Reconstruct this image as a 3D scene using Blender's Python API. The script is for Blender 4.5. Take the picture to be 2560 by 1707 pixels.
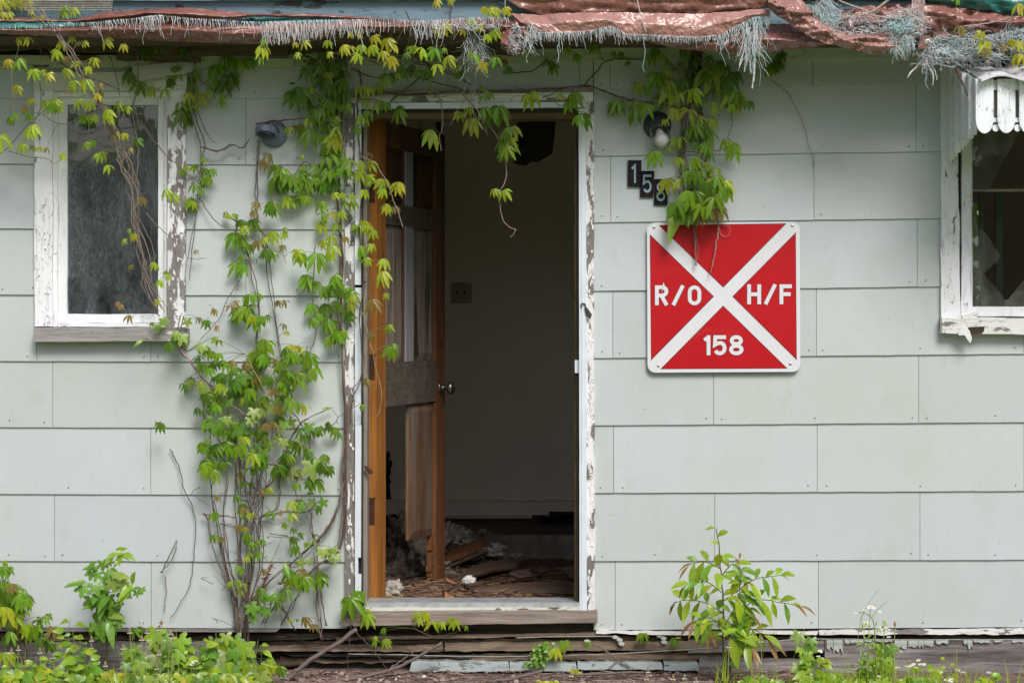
import bpy, math, random
from mathutils import Vector, noise
R = math.radians
rnd = random.Random(7)
S = bpy.context.scene
for o in list(bpy.data.objects):
    bpy.data.objects.remove(o)
col = S.collection
# ---------------------------------------------------------------- camera
D = 9.7; CZ = 1.395; CY = 853.5; K = 600.0
cd = bpy.data.cameras.new("camera"); cam = bpy.data.objects.new("camera", cd); col.objects.link(cam)
cam.location = (0, -D, CZ); cam.rotation_euler = (R(90), 0, 0)
cd.sensor_width = 36; cd.lens = 36 * D / (2560 / K); cd.clip_end = 500
S.camera = cam
# ---------------------------------------------------------------- world, sun, exposure
SUN_EL, SUN_AZ = 45, 18          # azimuth measured from straight behind the camera towards its right
w = bpy.data.worlds.new("World"); S.world = w; w.use_nodes = True
nt = w.node_tree; nt.nodes.clear()
sky = nt.nodes.new('ShaderNodeTexSky'); sky.sky_type = 'NISHITA'; sky.sun_disc = False
sky.sun_elevation = R(SUN_EL); sky.sun_rotation = R(180 - SUN_AZ); sky.air_density = 1.0; sky.dust_density = 3.0
bg = nt.nodes.new('ShaderNodeBackground'); bg.inputs[1].default_value = 0.1
out = nt.nodes.new('ShaderNodeOutputWorld')
nt.links.new(sky.outputs[0], bg.inputs[0]); nt.links.new(bg.outputs[0], out.inputs[0])
sl = bpy.data.lights.new("sun", 'SUN'); sl.energy = 2.5; sl.angle = R(24); sl.color = (1.0, 0.97, 0.93)
so = bpy.data.objects.new("sun", sl); col.objects.link(so)
dirv = Vector((math.sin(R(SUN_AZ)) * math.cos(R(SUN_EL)), -math.cos(R(SUN_AZ)) * math.cos(R(SUN_EL)), math.sin(R(SUN_EL))))
so.location = dirv * 30; so.rotation_euler = dirv.to_track_quat('Z', 'Y').to_euler()
S.view_settings.view_transform = 'Standard'; S.view_settings.look = 'None'
S.view_settings.exposure = 0.2; S.view_settings.gamma = 1.0; S.view_settings.use_curve_mapping = False

# ---------------------------------------------------------------- helpers
def P(px, py, y=0.0):
    s = (D + y) / D / K
    return Vector(((px - 1280) * s, y, CZ - (py - CY) * s))
def nz(x, y=0, z=0):
    return noise.noise(Vector((x, y, z)))
def tag(o, label=None, cat=None, group=None, kind=None):
    if label: o['label'] = label
    if cat: o['category'] = cat
    if group: o['group'] = group
    if kind: o['kind'] = kind
    return o
def thing(name, loc, label, cat, group=None):
    o = bpy.data.objects.new(name, None); col.objects.link(o); o.location = loc; o.empty_display_size = .1
    o['org'] = tuple(loc)
    return tag(o, label, cat, group)
class MB:
    def __init__(s): s.v = []; s.f = []; s.m = []; s.c = []
    def add(s, vs, fs, mi=0, c=None):
        b = len(s.v); s.v.extend([tuple(p) for p in vs])
        for f in fs:
            s.f.append(tuple(b + i for i in f)); s.m.append(mi); s.c.append(c)
    def hexa(s, q, q2, mi=0, c=None):     # q: 4 corners front (ccw seen from front), q2: same 4 at the back
        s.add(list(q) + list(q2), [(0,1,2,3),(7,6,5,4),(0,4,5,1),(1,5,6,2),(2,6,7,3),(3,7,4,0)], mi, c)
    def box(s, x0, y0, z0, x1, y1, z1, mi=0, c=None):
        q = [(x0,y0,z0),(x1,y0,z0),(x1,y0,z1),(x0,y0,z1)]; q2 = [(a, y1, b) for a, _, b in q]
        s.hexa(q, q2, mi, c)
    def pbox(s, x0, y0, x1, y1, yf, yb, mi=0, c=None):   # rectangle read off in photo pixels, at depth yf, extruded to yb
        a = P(x0, y1, yf); b = P(x1, y0, yf); s.box(a.x, yf, a.z, b.x, yb, b.z, mi, c)
    def board(s, e0, e1, yf, yb, mi=0, jit=.0012, c=None, dj=.001, step=.04):
        # e0/e1: two edge polylines' end points in px ((x,y),(x,y)); a board between them with uneven edges
        A0, A1 = P(*e0[0], yf), P(*e0[1], yf); B0, B1 = P(*e1[0], yf), P(*e1[1], yf)
        n = max(2, int((A1 - A0).length / step)); sd = rnd.random() * 99
        vs = []
        for i in range(n + 1):
            t = i / n; a = A0.lerp(A1, t); b = B0.lerp(B1, t); d = (b - a).normalized()
            ja = jit * (nz(i * .35, sd) * 1.6 + rnd.uniform(-.5, .5)); jb = jit * (nz(i * .35, sd + 50) * 1.6 + rnd.uniform(-.5, .5))
            dy = dj * nz(i * .2, sd + 9)
            a = a + d * ja + Vector((0, dy, 0)); b = b + d * jb + Vector((0, dy, 0))
            vs += [a, b, Vector((b.x, yb, b.z)), Vector((a.x, yb, a.z))]
        fs = []
        for i in range(n):
            k = i * 4
            for j in range(4):
                fs.append((k + j, k + (j + 1) % 4, k + 4 + (j + 1) % 4, k + 4 + j))
        fs.append((3, 2, 1, 0)); k = n * 4; fs.append((k, k + 1, k + 2, k + 3))
        s.add(vs, fs, mi, c)
    def vboard(s, x0, y0, x1, y1, yf, yb, **k): s.board(((x0, y0), (x0, y1)), ((x1, y0), (x1, y1)), yf, yb, **k)
    def hboard(s, x0, y0, x1, y1, yf, yb, **k): s.board(((x0, y0), (x1, y0)), ((x0, y1), (x1, y1)), yf, yb, **k)
    def poly(s, pts, yf, yb, mi=0, c=None):     # prism of a px outline
        q = [P(a, b, yf) for a, b in pts]; s.prism(q, Vector((0, yb - yf, 0)), mi, c)
    def prism(s, q, d, mi=0, c=None):
        n = len(q); q2 = [Vector(p) + d for p in q]
        s.add(list(q) + q2, [tuple(range(n)), tuple(range(2 * n - 1, n - 1, -1))] + [(i, (i + 1) % n, n + (i + 1) % n, n + i) for i in range(n)], mi, c)
    def tube(s, pts, r0, r1=None, n=5, mi=0, c=None):
        if r1 is None: r1 = r0
        pts = [Vector(p) for p in pts]; m = len(pts)
        if m < 2: return
        vs = []
        for i, p in enumerate(pts):
            t = (pts[min(i + 1, m - 1)] - pts[max(i - 1, 0)])
            if t.length < 1e-7: t = Vector((0, 0, 1))
            t.normalize(); u = t.cross(Vector((0, 1, 0.01)))
            if u.length < 1e-3: u = t.cross(Vector((1, 0, 0)))
            u.normalize(); v = t.cross(u); r = r0 + (r1 - r0) * i / (m - 1)
            for k in range(n):
                a = 2 * math.pi * k / n; vs.append(p + u * (r * math.cos(a)) + v * (r * math.sin(a)))
        fs = [(i * n + k, i * n + (k + 1) % n, (i + 1) * n + (k + 1) % n, (i + 1) * n + k) for i in range(m - 1) for k in range(n)]
        fs += [tuple(range(n - 1, -1, -1)), tuple((m - 1) * n + k for k in range(n))]
        s.add(vs, fs, mi, c)
    def lathe(s, o, ax, prof, n=20, mi=0, c=None):       # prof: (distance along axis, radius)
        ax = Vector(ax).normalized(); u = ax.orthogonal().normalized(); v = ax.cross(u); vs = []
        for h, r in prof:
            for k in range(n):
                a = 2 * math.pi * k / n; vs.append(Vector(o) + ax * h + u * (max(r, 1e-5) * math.cos(a)) + v * (max(r, 1e-5) * math.sin(a)))
        m = len(prof)
        s.add(vs, [(i * n + k, i * n + (k + 1) % n, (i + 1) * n + (k + 1) % n, (i + 1) * n + k) for i in range(m - 1) for k in range(n)] + [tuple(range(n - 1, -1, -1)), tuple((m - 1) * n + k for k in range(n))], mi, c)
    def grid(s, G, mi=0, c=None):       # G: rows of vectors
        nu = len(G[0]); s.add([p for r in G for p in r], [(i * nu + j, i * nu + j + 1, (i + 1) * nu + j + 1, (i + 1) * nu + j) for i in range(len(G) - 1) for j in range(nu - 1)], mi, c)
    def build(s, name, mats, parent=None, smooth=False, bevel=0, solid=0, label=None, cat=None, group=None, kind=None, loc=None):
        if parent is not None: org = Vector(parent['org'])
        elif loc is not None: org = Vector(loc)
        else:
            xs = [p[0] for p in s.v]; ys = [p[1] for p in s.v]; zs = [p[2] for p in s.v]
            org = Vector(((min(xs) + max(xs)) / 2, (min(ys) + max(ys)) / 2, min(zs)))
        me = bpy.data.meshes.new(name)
        me.from_pydata([(p[0] - org.x, p[1] - org.y, p[2] - org.z) for p in s.v], [], s.f)
        if not isinstance(mats, (list, tuple)): mats = [mats]
        for m in mats: me.materials.append(m)
        me.polygons.foreach_set('material_index', s.m)
        if smooth: me.polygons.foreach_set('use_smooth', [True] * len(s.f))
        if any(c is not None for c in s.c):
            at = me.color_attributes.new('tint', 'FLOAT_COLOR', 'CORNER'); buf = []
            for f, c in zip(s.f, s.c):
                c = c or (.5, .5, .5); buf.extend((c[0], c[1], c[2], 1.0) * len(f))
            at.data.foreach_set('color', buf)
        me.update()
        o = bpy.data.objects.new(name, me); col.objects.link(o)
        if parent is not None: o.parent = parent
        else: o.location = org
        o['org'] = tuple(org)
        if bevel:
            b = o.modifiers.new('b', 'BEVEL'); b.width = bevel; b.segments = 2; b.limit_method = 'ANGLE'
        if solid:
            b = o.modifiers.new('s', 'SOLIDIFY'); b.thickness = solid; b.offset = 0
        return tag(o, label, cat, group, kind)
def smoothline(pts, per=4, jit=0.0, rng=None):
    pts = [Vector(p) for p in pts]; rng = rng or rnd; o = []
    for i in range(len(pts) - 1):
        p0 = pts[max(i - 1, 0)]; p1 = pts[i]; p2 = pts[i + 1]; p3 = pts[min(i + 2, len(pts) - 1)]
        for k in range(per):
            t = k / per; q = 0.5 * ((2 * p1) + (p2 - p0) * t + (2 * p0 - 5 * p1 + 4 * p2 - p3) * t * t + (3 * p1 - p0 - 3 * p2 + p3) * t ** 3)
            if jit and (i or k): q = q + Vector((rng.gauss(0, jit), rng.gauss(0, jit * .5), rng.gauss(0, jit)))
            o.append(q)
    o.append(pts[-1]); return o

# ---------------------------------------------------------------- materials
class N:
    def __init__(s, name):
        s.mat = bpy.data.materials.new(name); s.mat.use_nodes = True; s.t = s.mat.node_tree; s.t.nodes.clear()
        s.out = s.t.nodes.new('ShaderNodeOutputMaterial'); s.pos = s.n('ShaderNodeNewGeometry').outputs['Position']
    def n(s, t, **k):
        x = s.t.nodes.new(t)
        for a, b in k.items(): setattr(x, a, b)
        return x
    def l(s, a, b): s.t.links.new(a, b)
    def map(s, sc, off=(0, 0, 0)):
        m = s.n('ShaderNodeMapping'); m.inputs['Scale'].default_value = sc; m.inputs['Location'].default_value = off; s.l(s.pos, m.inputs[0]); return m.outputs[0]
    def noise(s, sc, off=(0, 0, 0), detail=6, rough=.6, dist=0):
        x = s.n('ShaderNodeTexNoise'); x.inputs['Scale'].default_value = 1; x.inputs['Detail'].default_value = detail
        x.inputs['Roughness'].default_value = rough; x.inputs['Distortion'].default_value = dist
        s.l(s.map(sc if isinstance(sc, tuple) else (sc, sc, sc), off), x.inputs['Vector']); return x.outputs[0]
    def vor(s, sc, off=(0, 0, 0), feat='DISTANCE_TO_EDGE'):
        x = s.n('ShaderNodeTexVoronoi'); x.feature = feat; x.inputs['Scale'].default_value = 1; s.l(s.warp(s.map(sc if isinstance(sc, tuple) else (sc, sc, sc), off), 45, .5), x.inputs['Vector']); return x.outputs[0]
    def warp(s, v, sc, amt):
        x = s.n('ShaderNodeTexNoise'); x.inputs['Scale'].default_value = sc; s.l(s.pos, x.inputs['Vector'])
        m = s.n('ShaderNodeMix', data_type='RGBA'); m.blend_type = 'LINEAR_LIGHT'; m.inputs[0].default_value = amt; s.l(v, m.inputs[6]); s.l(x.outputs[1], m.inputs[7]); return m.outputs[2]
    def ramp(s, x, a, b, lo=0., hi=1.):
        m = s.n('ShaderNodeMapRange'); m.inputs[1].default_value = a; m.inputs[2].default_value = b; m.inputs[3].default_value = lo; m.inputs[4].default_value = hi; s.l(x, m.inputs[0]); return m.outputs[0]
    def mix(s, f, a, b, mode='MIX'):
        m = s.n('ShaderNodeMix', data_type='RGBA', blend_type=mode)
        if isinstance(f, (int, float)): m.inputs[0].default_value = f
        else: s.l(f, m.inputs[0])
        for i, v in ((6, a), (7, b)):
            if isinstance(v, tuple): m.inputs[i].default_value = (*v, 1)
            else: s.l(v, m.inputs[i])
        return m.outputs[2]
    def math(s, op, a, b=0., clamp=False):
        m = s.n('ShaderNodeMath', operation=op); m.use_clamp = clamp
        for i, v in ((0, a), (1, b)):
            if isinstance(v, (int, float)): m.inputs[i].default_value = v
            else: s.l(v, m.inputs[i])
        return m.outputs[0]
    def bump(s, h, strength=.5, dist=.003):
        b = s.n('ShaderNodeBump'); b.inputs['Strength'].default_value = strength; b.inputs['Distance'].default_value = dist; s.l(h, b.inputs['Height']); return b.outputs[0]
    def bsdf(s, colr, rough=.7, normal=None, metal=0, spec=.5, link=True):
        b = s.n('ShaderNodeBsdfPrincipled')
        if isinstance(colr, tuple): b.inputs['Base Color'].default_value = (*colr, 1)
        else: s.l(colr, b.inputs['Base Color'])
        if isinstance(rough, (int, float)): b.inputs['Roughness'].default_value = rough
        else: s.l(rough, b.inputs['Roughness'])
        b.inputs['Metallic'].default_value = metal; b.inputs['Specular IOR Level'].default_value = spec
        if normal: s.l(normal, b.inputs['Normal'])
        if link: s.l(b.outputs[0], s.out.inputs[0])
        return b
def m_plain(name, c, rough=.6, metal=0, var=.12, sc=30, spec=.5):
    k = N(name); n = k.noise(sc); a = tuple(v * (1 - var) for v in c); b = tuple(min(1, v * (1 + var)) for v in c)
    k.bsdf(k.mix(k.ramp(n, .3, .7), a, b), rough, k.bump(n, .15, .001), metal, spec); return k.mat
def m_wood(name, dark, light, axis='Z', sc=1., rough=.75, streak=None, sthr=.55, bump=.5):
    k = N(name); a, b = 90 * sc, 5 * sc; v = {'Z': (a, a, b), 'X': (b, a, a), 'Y': (a, b, a)}[axis]
    g = k.noise(v, detail=5, rough=.65, dist=.6); g2 = k.noise(tuple(q * .25 for q in v), (3, 7, 1), detail=4)
    c = k.mix(k.ramp(g, .3, .72), dark, light); c = k.mix(k.ramp(g2, .3, .75, 0, .55), c, tuple(q * .55 for q in dark))
    if streak:
        g3 = k.noise(tuple(q * .12 for q in v), (9, 2, 5), detail=6, rough=.7); c = k.mix(k.ramp(g3, sthr, sthr + .1), c, streak)
    k.bsdf(c, rough, k.bump(g, bump, .002), 0, .3); return k.mat
def m_peel(name, paint, wood, amount=.5, axis='Z', sc=1., rough=.55, crack=.5, soft=.012, wood2=None):
    k = N(name); st = {'Z': (22, 22, 7), 'X': (7, 22, 22)}[axis]; gr = {'Z': (160, 160, 8), 'X': (8, 160, 160)}[axis]
    n1 = k.noise(tuple(q * sc for q in st), (1.3, 4, 2), detail=8, rough=.62, dist=.3)
    n2 = k.noise(tuple(q * .22 * sc for q in st), (5, 1, 9), detail=3)
    h = k.math('ADD', k.math('MULTIPLY', n1, .6), k.math('MULTIPLY', n2, .4))
    peel = k.ramp(h, amount, amount + soft)
    v = k.vor(tuple(q * sc * (2.2 if q > 10 else 1.1) for q in st), (2, 2, 2)); n3 = k.noise(tuple(q * .5 for q in st), (8, 8, 1), detail=2)
    cr = k.math('MULTIPLY', k.ramp(v, .0, .028, .85, 0), k.ramp(n3, crack, crack + .08)); cr = k.math('MULTIPLY', cr, k.ramp(n1, .42, .5))
    g = k.noise(gr, detail=5, dist=.5); wc = k.mix(k.ramp(g, .3, .7), tuple(q * .55 for q in wood), wood)
    if wood2: wc = k.mix(k.ramp(k.noise(4, (7, 7, 7)), .45, .6), wc, wood2)
    dirt = k.noise(tuple(q * .6 for q in st), (4, 0, 3), detail=6, rough=.7)
    pc = k.mix(k.ramp(dirt, .5, .8, 0, .45), paint, tuple(a * .6 + b * .25 for a, b in zip(paint, wood)))
    c = k.mix(cr, pc, tuple(q * .35 for q in wood)); c = k.mix(peel, c, wc)
    ht = k.math('SUBTRACT', k.math('ADD', k.math('MULTIPLY', g, .12), 1.0), k.math('ADD', peel, k.math('MULTIPLY', cr, .8)))
    k.bsdf(c, rough, k.bump(ht, .8, .0025), 0, .35); return k.mat
def m_leaf():
    k = N('leaf'); a = k.n('ShaderNodeAttribute', attribute_name='tint').outputs['Color']
    n = k.noise(60, detail=3); c = k.mix(k.ramp(n, .35, .7, 0, .35), a, (.04, .07, .01))
    b = k.bsdf(c, .33, k.bump(k.noise(120), .3, .001), 0, .65, link=False)
    tr = k.n('ShaderNodeBsdfTranslucent'); k.l(k.mix(.35, a, (.5, .6, .05)), tr.inputs[0])
    mx = k.n('ShaderNodeMixShader'); mx.inputs[0].default_value = .38; k.l(b.outputs[0], mx.inputs[1]); k.l(tr.outputs[0], mx.inputs[2]); k.l(mx.outputs[0], k.out.inputs[0]); return k.mat
def m_tint(name, rough=.7, spec=.3):
    k = N(name); a = k.n('ShaderNodeAttribute', attribute_name='tint').outputs['Color']; n = k.noise(120, detail=3)
    k.bsdf(k.mix(k.ramp(n, .3, .75, 0, .5), a, (.03, .022, .015)), rough, k.bump(n, .3, .001), 0, spec); return k.mat
def m_glass(name, dust=.15, dustc=(.3, .3, .28), refl=1.0, dsc=3.):
    k = N(name); tr = k.n('ShaderNodeBsdfTransparent'); tr.inputs[0].default_value = (.8, .82, .8, 1)
    gl = k.n('ShaderNodeBsdfGlossy'); gl.inputs['Roughness'].default_value = .02; k.l(k.bump(k.noise(4), .05, .01), gl.inputs['Normal'])
    fr = k.n('ShaderNodeFresnel'); fr.inputs[0].default_value = 1.5
    m1 = k.n('ShaderNodeMixShader'); k.l(k.math('MULTIPLY', fr.outputs[0], refl), m1.inputs[0]); k.l(tr.outputs[0], m1.inputs[1]); k.l(gl.outputs[0], m1.inputs[2])
    df = k.n('ShaderNodeBsdfDiffuse'); df.inputs[0].default_value = (*dustc, 1)
    n = k.noise((dsc * 1.5, dsc, dsc * .5), detail=8, rough=.7); n2 = k.noise((140, 140, 60), detail=4)
    f = k.math('MULTIPLY', k.ramp(n, .38, .64, .12, 1.), k.ramp(n2, .35, .7, .4, 1.2)); f = k.math('MULTIPLY', f, dust, True)
    sp = k.ramp(k.noise(170, (3, 3, 3), detail=2), .74, .78, 0, .35); f = k.math('MAXIMUM', f, sp)
    m2 = k.n('ShaderNodeMixShader'); k.l(f, m2.inputs[0]); k.l(m1.outputs[0], m2.inputs[1]); k.l(df.outputs[0], m2.inputs[2]); k.l(m2.outputs[0], k.out.inputs[0]); return k.mat
M = {}
def mk_siding():
    k = N('siding'); n1 = k.noise((1.6, 1, 1.3), detail=5); n2 = k.noise((260, 30, 6), detail=3); n3 = k.noise((9, 5, 5), (4, 4, 4), detail=7, rough=.7)
    c = k.mix(k.ramp(n1, .35, .68), (.51, .55, .54), (.54, .585, .615)); c = k.mix(k.ramp(n3, .5, .8, 0, .35), c, (.42, .47, .40))
    sm = k.noise((5, 5, 3.2), (1, 7, 3), detail=6, rough=.7, dist=.4); c = k.mix(k.ramp(sm, .6, .72, 0, .4), c, (.40, .44, .37))
    sp = k.noise((130, 60, 75), (2, 0, 1), detail=2); c = k.mix(k.ramp(sp, .70, .74, 0, .6), c, (.20, .21, .20))
    hs = k.noise((14, 9, 60), (8, 2, 1), detail=3); c = k.mix(k.ramp(hs, .66, .74, 0, .25), c, (.35, .36, .34))
    c = k.mix(k.ramp(n2, .3, .75, 0, .16), c, (.44, .47, .44))
    c = k.mix(1., c, k.n('ShaderNodeAttribute', attribute_name='tint').outputs['Color'], 'MULTIPLY')
    h = k.math('ADD', k.math('MULTIPLY', n2, .5), k.math('MULTIPLY', k.noise((6, 3, 4), detail=3), 1.0))
    k.bsdf(c, .62, k.bump(h, .45, .0016), 0, .3); return k.mat
M['siding'] = mk_siding()
M['dark'] = m_plain('dark_gap', (.03, .027, .022), .9)  # near-black tone standing in for shade inside gaps, voids and holes
M['sheath'] = m_plain('sheathing', (.06, .05, .04), .9)
WG = (.30, .27, .26)
M['casing'] = m_peel('peeling_white_paint', (.83, .84, .88), WG, .575, 'Z', 1., crack=.46)
M['casing_worn'] = m_peel('worn_white_paint', (.76, .77, .80), WG, .485, 'Z', 1.1, crack=.38)
M['casing_h'] = m_peel('peeling_white_paint_rail', (.74, .74, .72), WG, .55, 'X', 1., crack=.38)
M['casing_door'] = m_peel('door_casing_paint', (.74, .74, .75), (.26, .235, .22), .47, 'Z', 1.0, crack=.35)
M['casing_door_r'] = m_peel('door_casing_paint_sound', (.78, .78, .80), (.26, .235, .22), .53, 'Z', 1.1, crack=.38)
M['sash'] = m_peel('sash_paint', (.80, .82, .84), WG, .66, 'Z', 1.4, crack=.5)
M['trim'] = m_peel('dull_white_trim', (.66, .66, .60), (.2, .18, .15), .60, 'X', 1.2, crack=.45)
M['sillgrey'] = m_peel('bare_sill', (.74, .74, .76), (.42, .39, .38), .415, 'X', 1.6, soft=.03, crack=.4)
M['alu'] = m_plain('painted_aluminium', (.66, .71, .77), .4, 0, .06, 12)
M['alu_dull'] = m_plain('dull_aluminium', (.42, .45, .46), .45, .3, .25, 20)
M['jamb'] = m_wood('weathered_jamb', (.22, .19, .16), (.42, .37, .33))
M['jambbrown'] = m_wood('brown_jamb', (.10, .06, .03), (.26, .17, .09), 'X')
M['orange'] = m_wood('orange_stained_wood', (.25, .09, .02), (.52, .22, .05), 'Z', .7, .55, (.15, .07, .03), .56, bump=.4)
M['redwood'] = m_wood('red_brown_wood', (.09, .035, .015), (.24, .10, .04), 'Z', .8, .55, (.07, .04, .025), .5, bump=.4)
M['greydoor'] = m_wood('weathered_door_wood', (.12, .09, .07), (.38, .31, .26), 'Z', .9, .8, (.035, .02, .012), .52)
M['bluegrey'] = m_wood('grey_mullion_wood', (.22, .22, .24), (.40, .40, .43), 'Z', 1., .8)
M['darkdoor'] = m_wood('dark_stained_wood', (.06, .045, .035), (.20, .16, .13), 'X', .9, .7, (.20, .17, .15), .6)
M['topdoor'] = m_wood('dark_top_panel', (.05, .02, .01), (.14, .06, .025), 'Z', .9, .6, (.02, .012, .01), .5)  # dark stain plus the shade at the door top, both in the colour
M['sillwood'] = m_wood('weathered_sill_wood', (.16, .12, .10), (.48, .41, .36), 'X', .7, .85, (.10, .075, .06), .56, bump=1.2)
M['rotwood'] = m_wood('rotten_timber', (.07, .045, .028), (.34, .25, .18), 'X', .7, .9, (.025, .018, .012), .5, bump=1.8)
M['rotwood2'] = m_wood('rotten_timber_pale', (.14, .10, .07), (.44, .34, .26), 'X', .7, .9, (.05, .035, .025), .53, bump=1.8)
M['beamgrey'] = m_wood('weathered_grey_beam', (.12, .10, .10), (.46, .42, .43), 'X', .7, .85, (.07, .055, .05), .54, bump=1.6)
M['paleslab'] = m_peel('pale_painted_slab', (.40, .46, .46), (.26, .26, .25), .56, 'X', 2.5)
M['chip'] = m_plain('paint_chip', (.46, .50, .46), .6)
M['whitechip'] = m_plain('white_paint_flake', (.74, .74, .76), .6, 0, .08)
M['plaster'] = None
def mk_plaster():
    k = N('interior_plaster'); n = k.noise((1.1, 1, .8), detail=5); n2 = k.noise((3, 3, 3), (4, 1, 6), detail=8, rough=.75); n3 = k.noise((40, 40, 40), detail=4)
    c = k.mix(k.ramp(n, .35, .65), (.84, .74, .62), (.92, .85, .75)); c = k.mix(k.ramp(n2, .62, .74, 0, .6), c, (.24, .19, .14)); c = k.mix(k.ramp(n3, .7, .78, 0, .5), c, (.12, .1, .08))
    k.bsdf(c, .8, k.bump(n3, .3, .002)); return k.mat
M['plaster'] = mk_plaster()
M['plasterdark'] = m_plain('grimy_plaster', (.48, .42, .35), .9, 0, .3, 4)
M['conc'] = m_plain('concrete', (.36, .33, .29), .9, 0, .35, 14)
def mk_debris():
    k = N('rotted_floor'); n = k.noise((14, 40, 40), detail=8, rough=.7, dist=1.2); n2 = k.noise(5, (2, 2, 2), detail=5); n3 = k.noise((60, 160, 160), (1, 1, 1), detail=5)
    c = k.mix(k.ramp(n, .35, .65), (.07, .04, .026), (.34, .20, .115)); c = k.mix(k.ramp(n2, .45, .65, 0, .7), c, (.11, .06, .04)); c = k.mix(k.ramp(n3, .6, .7, 0, .7), c, (.46, .30, .18))
    k.bsdf(c, .9, k.bump(k.math('ADD', n, n3), 1., .01)); return k.mat
M['debris'] = mk_debris()
M['insul'] = m_plain('matted_insulation', (.17, .14, .12), 1., 0, .75, 45)
M['insulpale'] = m_plain('pale_insulation', (.36, .33, .29), 1., 0, .6, 60)
M['torn'] = m_plain('dark_board', (.045, .035, .028), .95, 0, .5, 12)  # near-black brown shared by torn boards and small dark bits
def m_tarp(name, c1, c2, c3):
    k = N(name); n = k.noise((5, 9, 9), detail=6, rough=.65, dist=.5); n2 = k.noise((40, 40, 40), (3, 1, 1), detail=5); wv = k.noise((500, 500, 120), detail=1)
    c = k.mix(k.ramp(n, .35, .7), c1, c2); c = k.mix(k.ramp(n2, .58, .75, 0, .55), c, c3)
    h = k.math('ADD', k.math('ADD', k.math('MULTIPLY', n, .7), k.math('MULTIPLY', k.vor((5, 6, 11), (1, 2, 3), 'F1'), .55)), k.math('ADD', k.math('MULTIPLY', k.noise((9, 9, 22), (5, 5, 5), detail=3, dist=1.), .6), k.math('MULTIPLY', wv, .05)))
    k.bsdf(c, k.ramp(n2, .3, .7, .2, .36), k.bump(h, .45, .01), 0, .7); return k.mat
M['tarp'] = m_tarp('brown_tarp', (.20, .075, .06), (.31, .14, .115), (.44, .27, .24))
M['tarplight'] = m_tarp('faded_brown_tarp', (.34, .16, .135), (.44, .24, .21), (.58, .43, .40))
M['teal'] = m_tarp('teal_tarp', (.01, .11, .10), (.03, .20, .19), (.12, .30, .30))
M['thread'] = m_tint('shredded_threads', .5, .4)
M['fascia'] = m_peel('blue_grey_fascia', (.17, .26, .32), (.10, .10, .10), .60, 'X', 1.2, crack=.42)
M['roofdark'] = m_plain('old_roofing', (.05, .05, .045), .9, 0, .4, 8)
M['frieze'] = m_peel('frieze_paint', (.52, .54, .44), (.14, .11, .08), .58, 'X', 1., crack=.42)
M['eavewood'] = m_wood('rotten_eave_wood', (.07, .05, .035), (.22, .17, .12), 'X', 1., .9, (.4, .4, .33), .66)
M['leaf'] = m_leaf()
M['stem'] = m_tint('vine_bark', .75)
M['lampmetal'] = m_plain('blue_grey_enamel', (.15, .19, .27), .45, .0, .3, 25)
M['lampdark'] = m_plain('dark_enamel', (.035, .042, .05), .45, 0, .3, 25)
M['rust'] = m_plain('rust', (.16, .06, .035), .9, 0, .4, 60)
M['ironrust'] = m_plain('rusty_hinge', (.07, .025, .015), .8, .2, .5, 50)
M['knob'] = m_plain('tarnished_metal', (.22, .20, .18), .3, .9, .2, 30)
M['screw'] = m_plain('galvanised_screw', (.55, .55, .56), .35, .7, .1, 80)
M['nail'] = m_plain('nail_head', (.15, .16, .155), .6, .3, .2, 90)
M['switch'] = m_plain('ivory_plastic', (.36, .32, .22), .5, 0, .1, 20)
M['signred'] = None
def mk_red():
    k = N('sign_red'); n = k.noise((4, 4, 2.5), detail=4); n2 = k.noise((3, 3, 14), (2, 2, 2), detail=3, dist=.6)
    c = k.mix(k.ramp(n, .3, .7), (.43, .002, .006), (.50, .006, .012)); c = k.mix(k.ramp(n2, .58, .72, 0, .4), c, (.60, .045, .05)); c = k.mix(k.ramp(k.noise((30, 30, 9), detail=6, rough=.7), .62, .75, 0, .35), c, (.30, .03, .03)); k.bsdf(c, .4, k.bump(n, .1, .01), 0, .3); return k.mat
M['signred'] = mk_red()
M['signwhite'] = m_plain('sign_white', (.70, .70, .745), .4, 0, .03, 10)
M['signedge'] = m_plain('sign_dark_outline', (.16, .012, .03), .5, 0, .1)
M['plaque'] = m_plain('black_plaque', (.012, .008, .012), .6, 0, .5, 60, .2)
M['numeral'] = m_plain('faded_numeral', (.33, .42, .52), .5, 0, .15, 70)
k_ = N('ground_litter'); _n = k_.noise(22, detail=7, rough=.7); _n2 = k_.noise(60, detail=4)
_c = k_.mix(k_.ramp(_n, .35, .65), (.07, .045, .035), (.22, .16, .13)); _c = k_.mix(k_.ramp(_n2, .55, .75, 0, .6), _c, (.34, .26, .22))
_s = k_.n('ShaderNodeSeparateXYZ'); k_.l(k_.pos, _s.inputs[0]); _g = k_.mix(k_.ramp(_n, .3, .7), (.10, .16, .05), (.22, .29, .10))
_c = k_.mix(k_.ramp(_s.outputs[1], -1.0, -1.8), _c, _g); k_.bsdf(_c, .95, k_.bump(_n, 1., .01)); M['ground'] = k_.mat
M['mesh'] = m_plain('rusty_wire_mesh', (.36, .32, .26), .6, .3, .3, 40)
M['petal'] = m_plain('white_petals', (.78, .76, .74), .7, 0, .06, 90)
M['woods'] = m_tint('woods_foliage', .7)
M['glassL'] = m_glass('dusty_glass', .42, (.31, .35, .38), 2.2, 2.6)
M['glassR'] = m_glass('broken_glass', .25, (.42, .43, .38), 2.2, 6.)
M['jar'] = None
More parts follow.
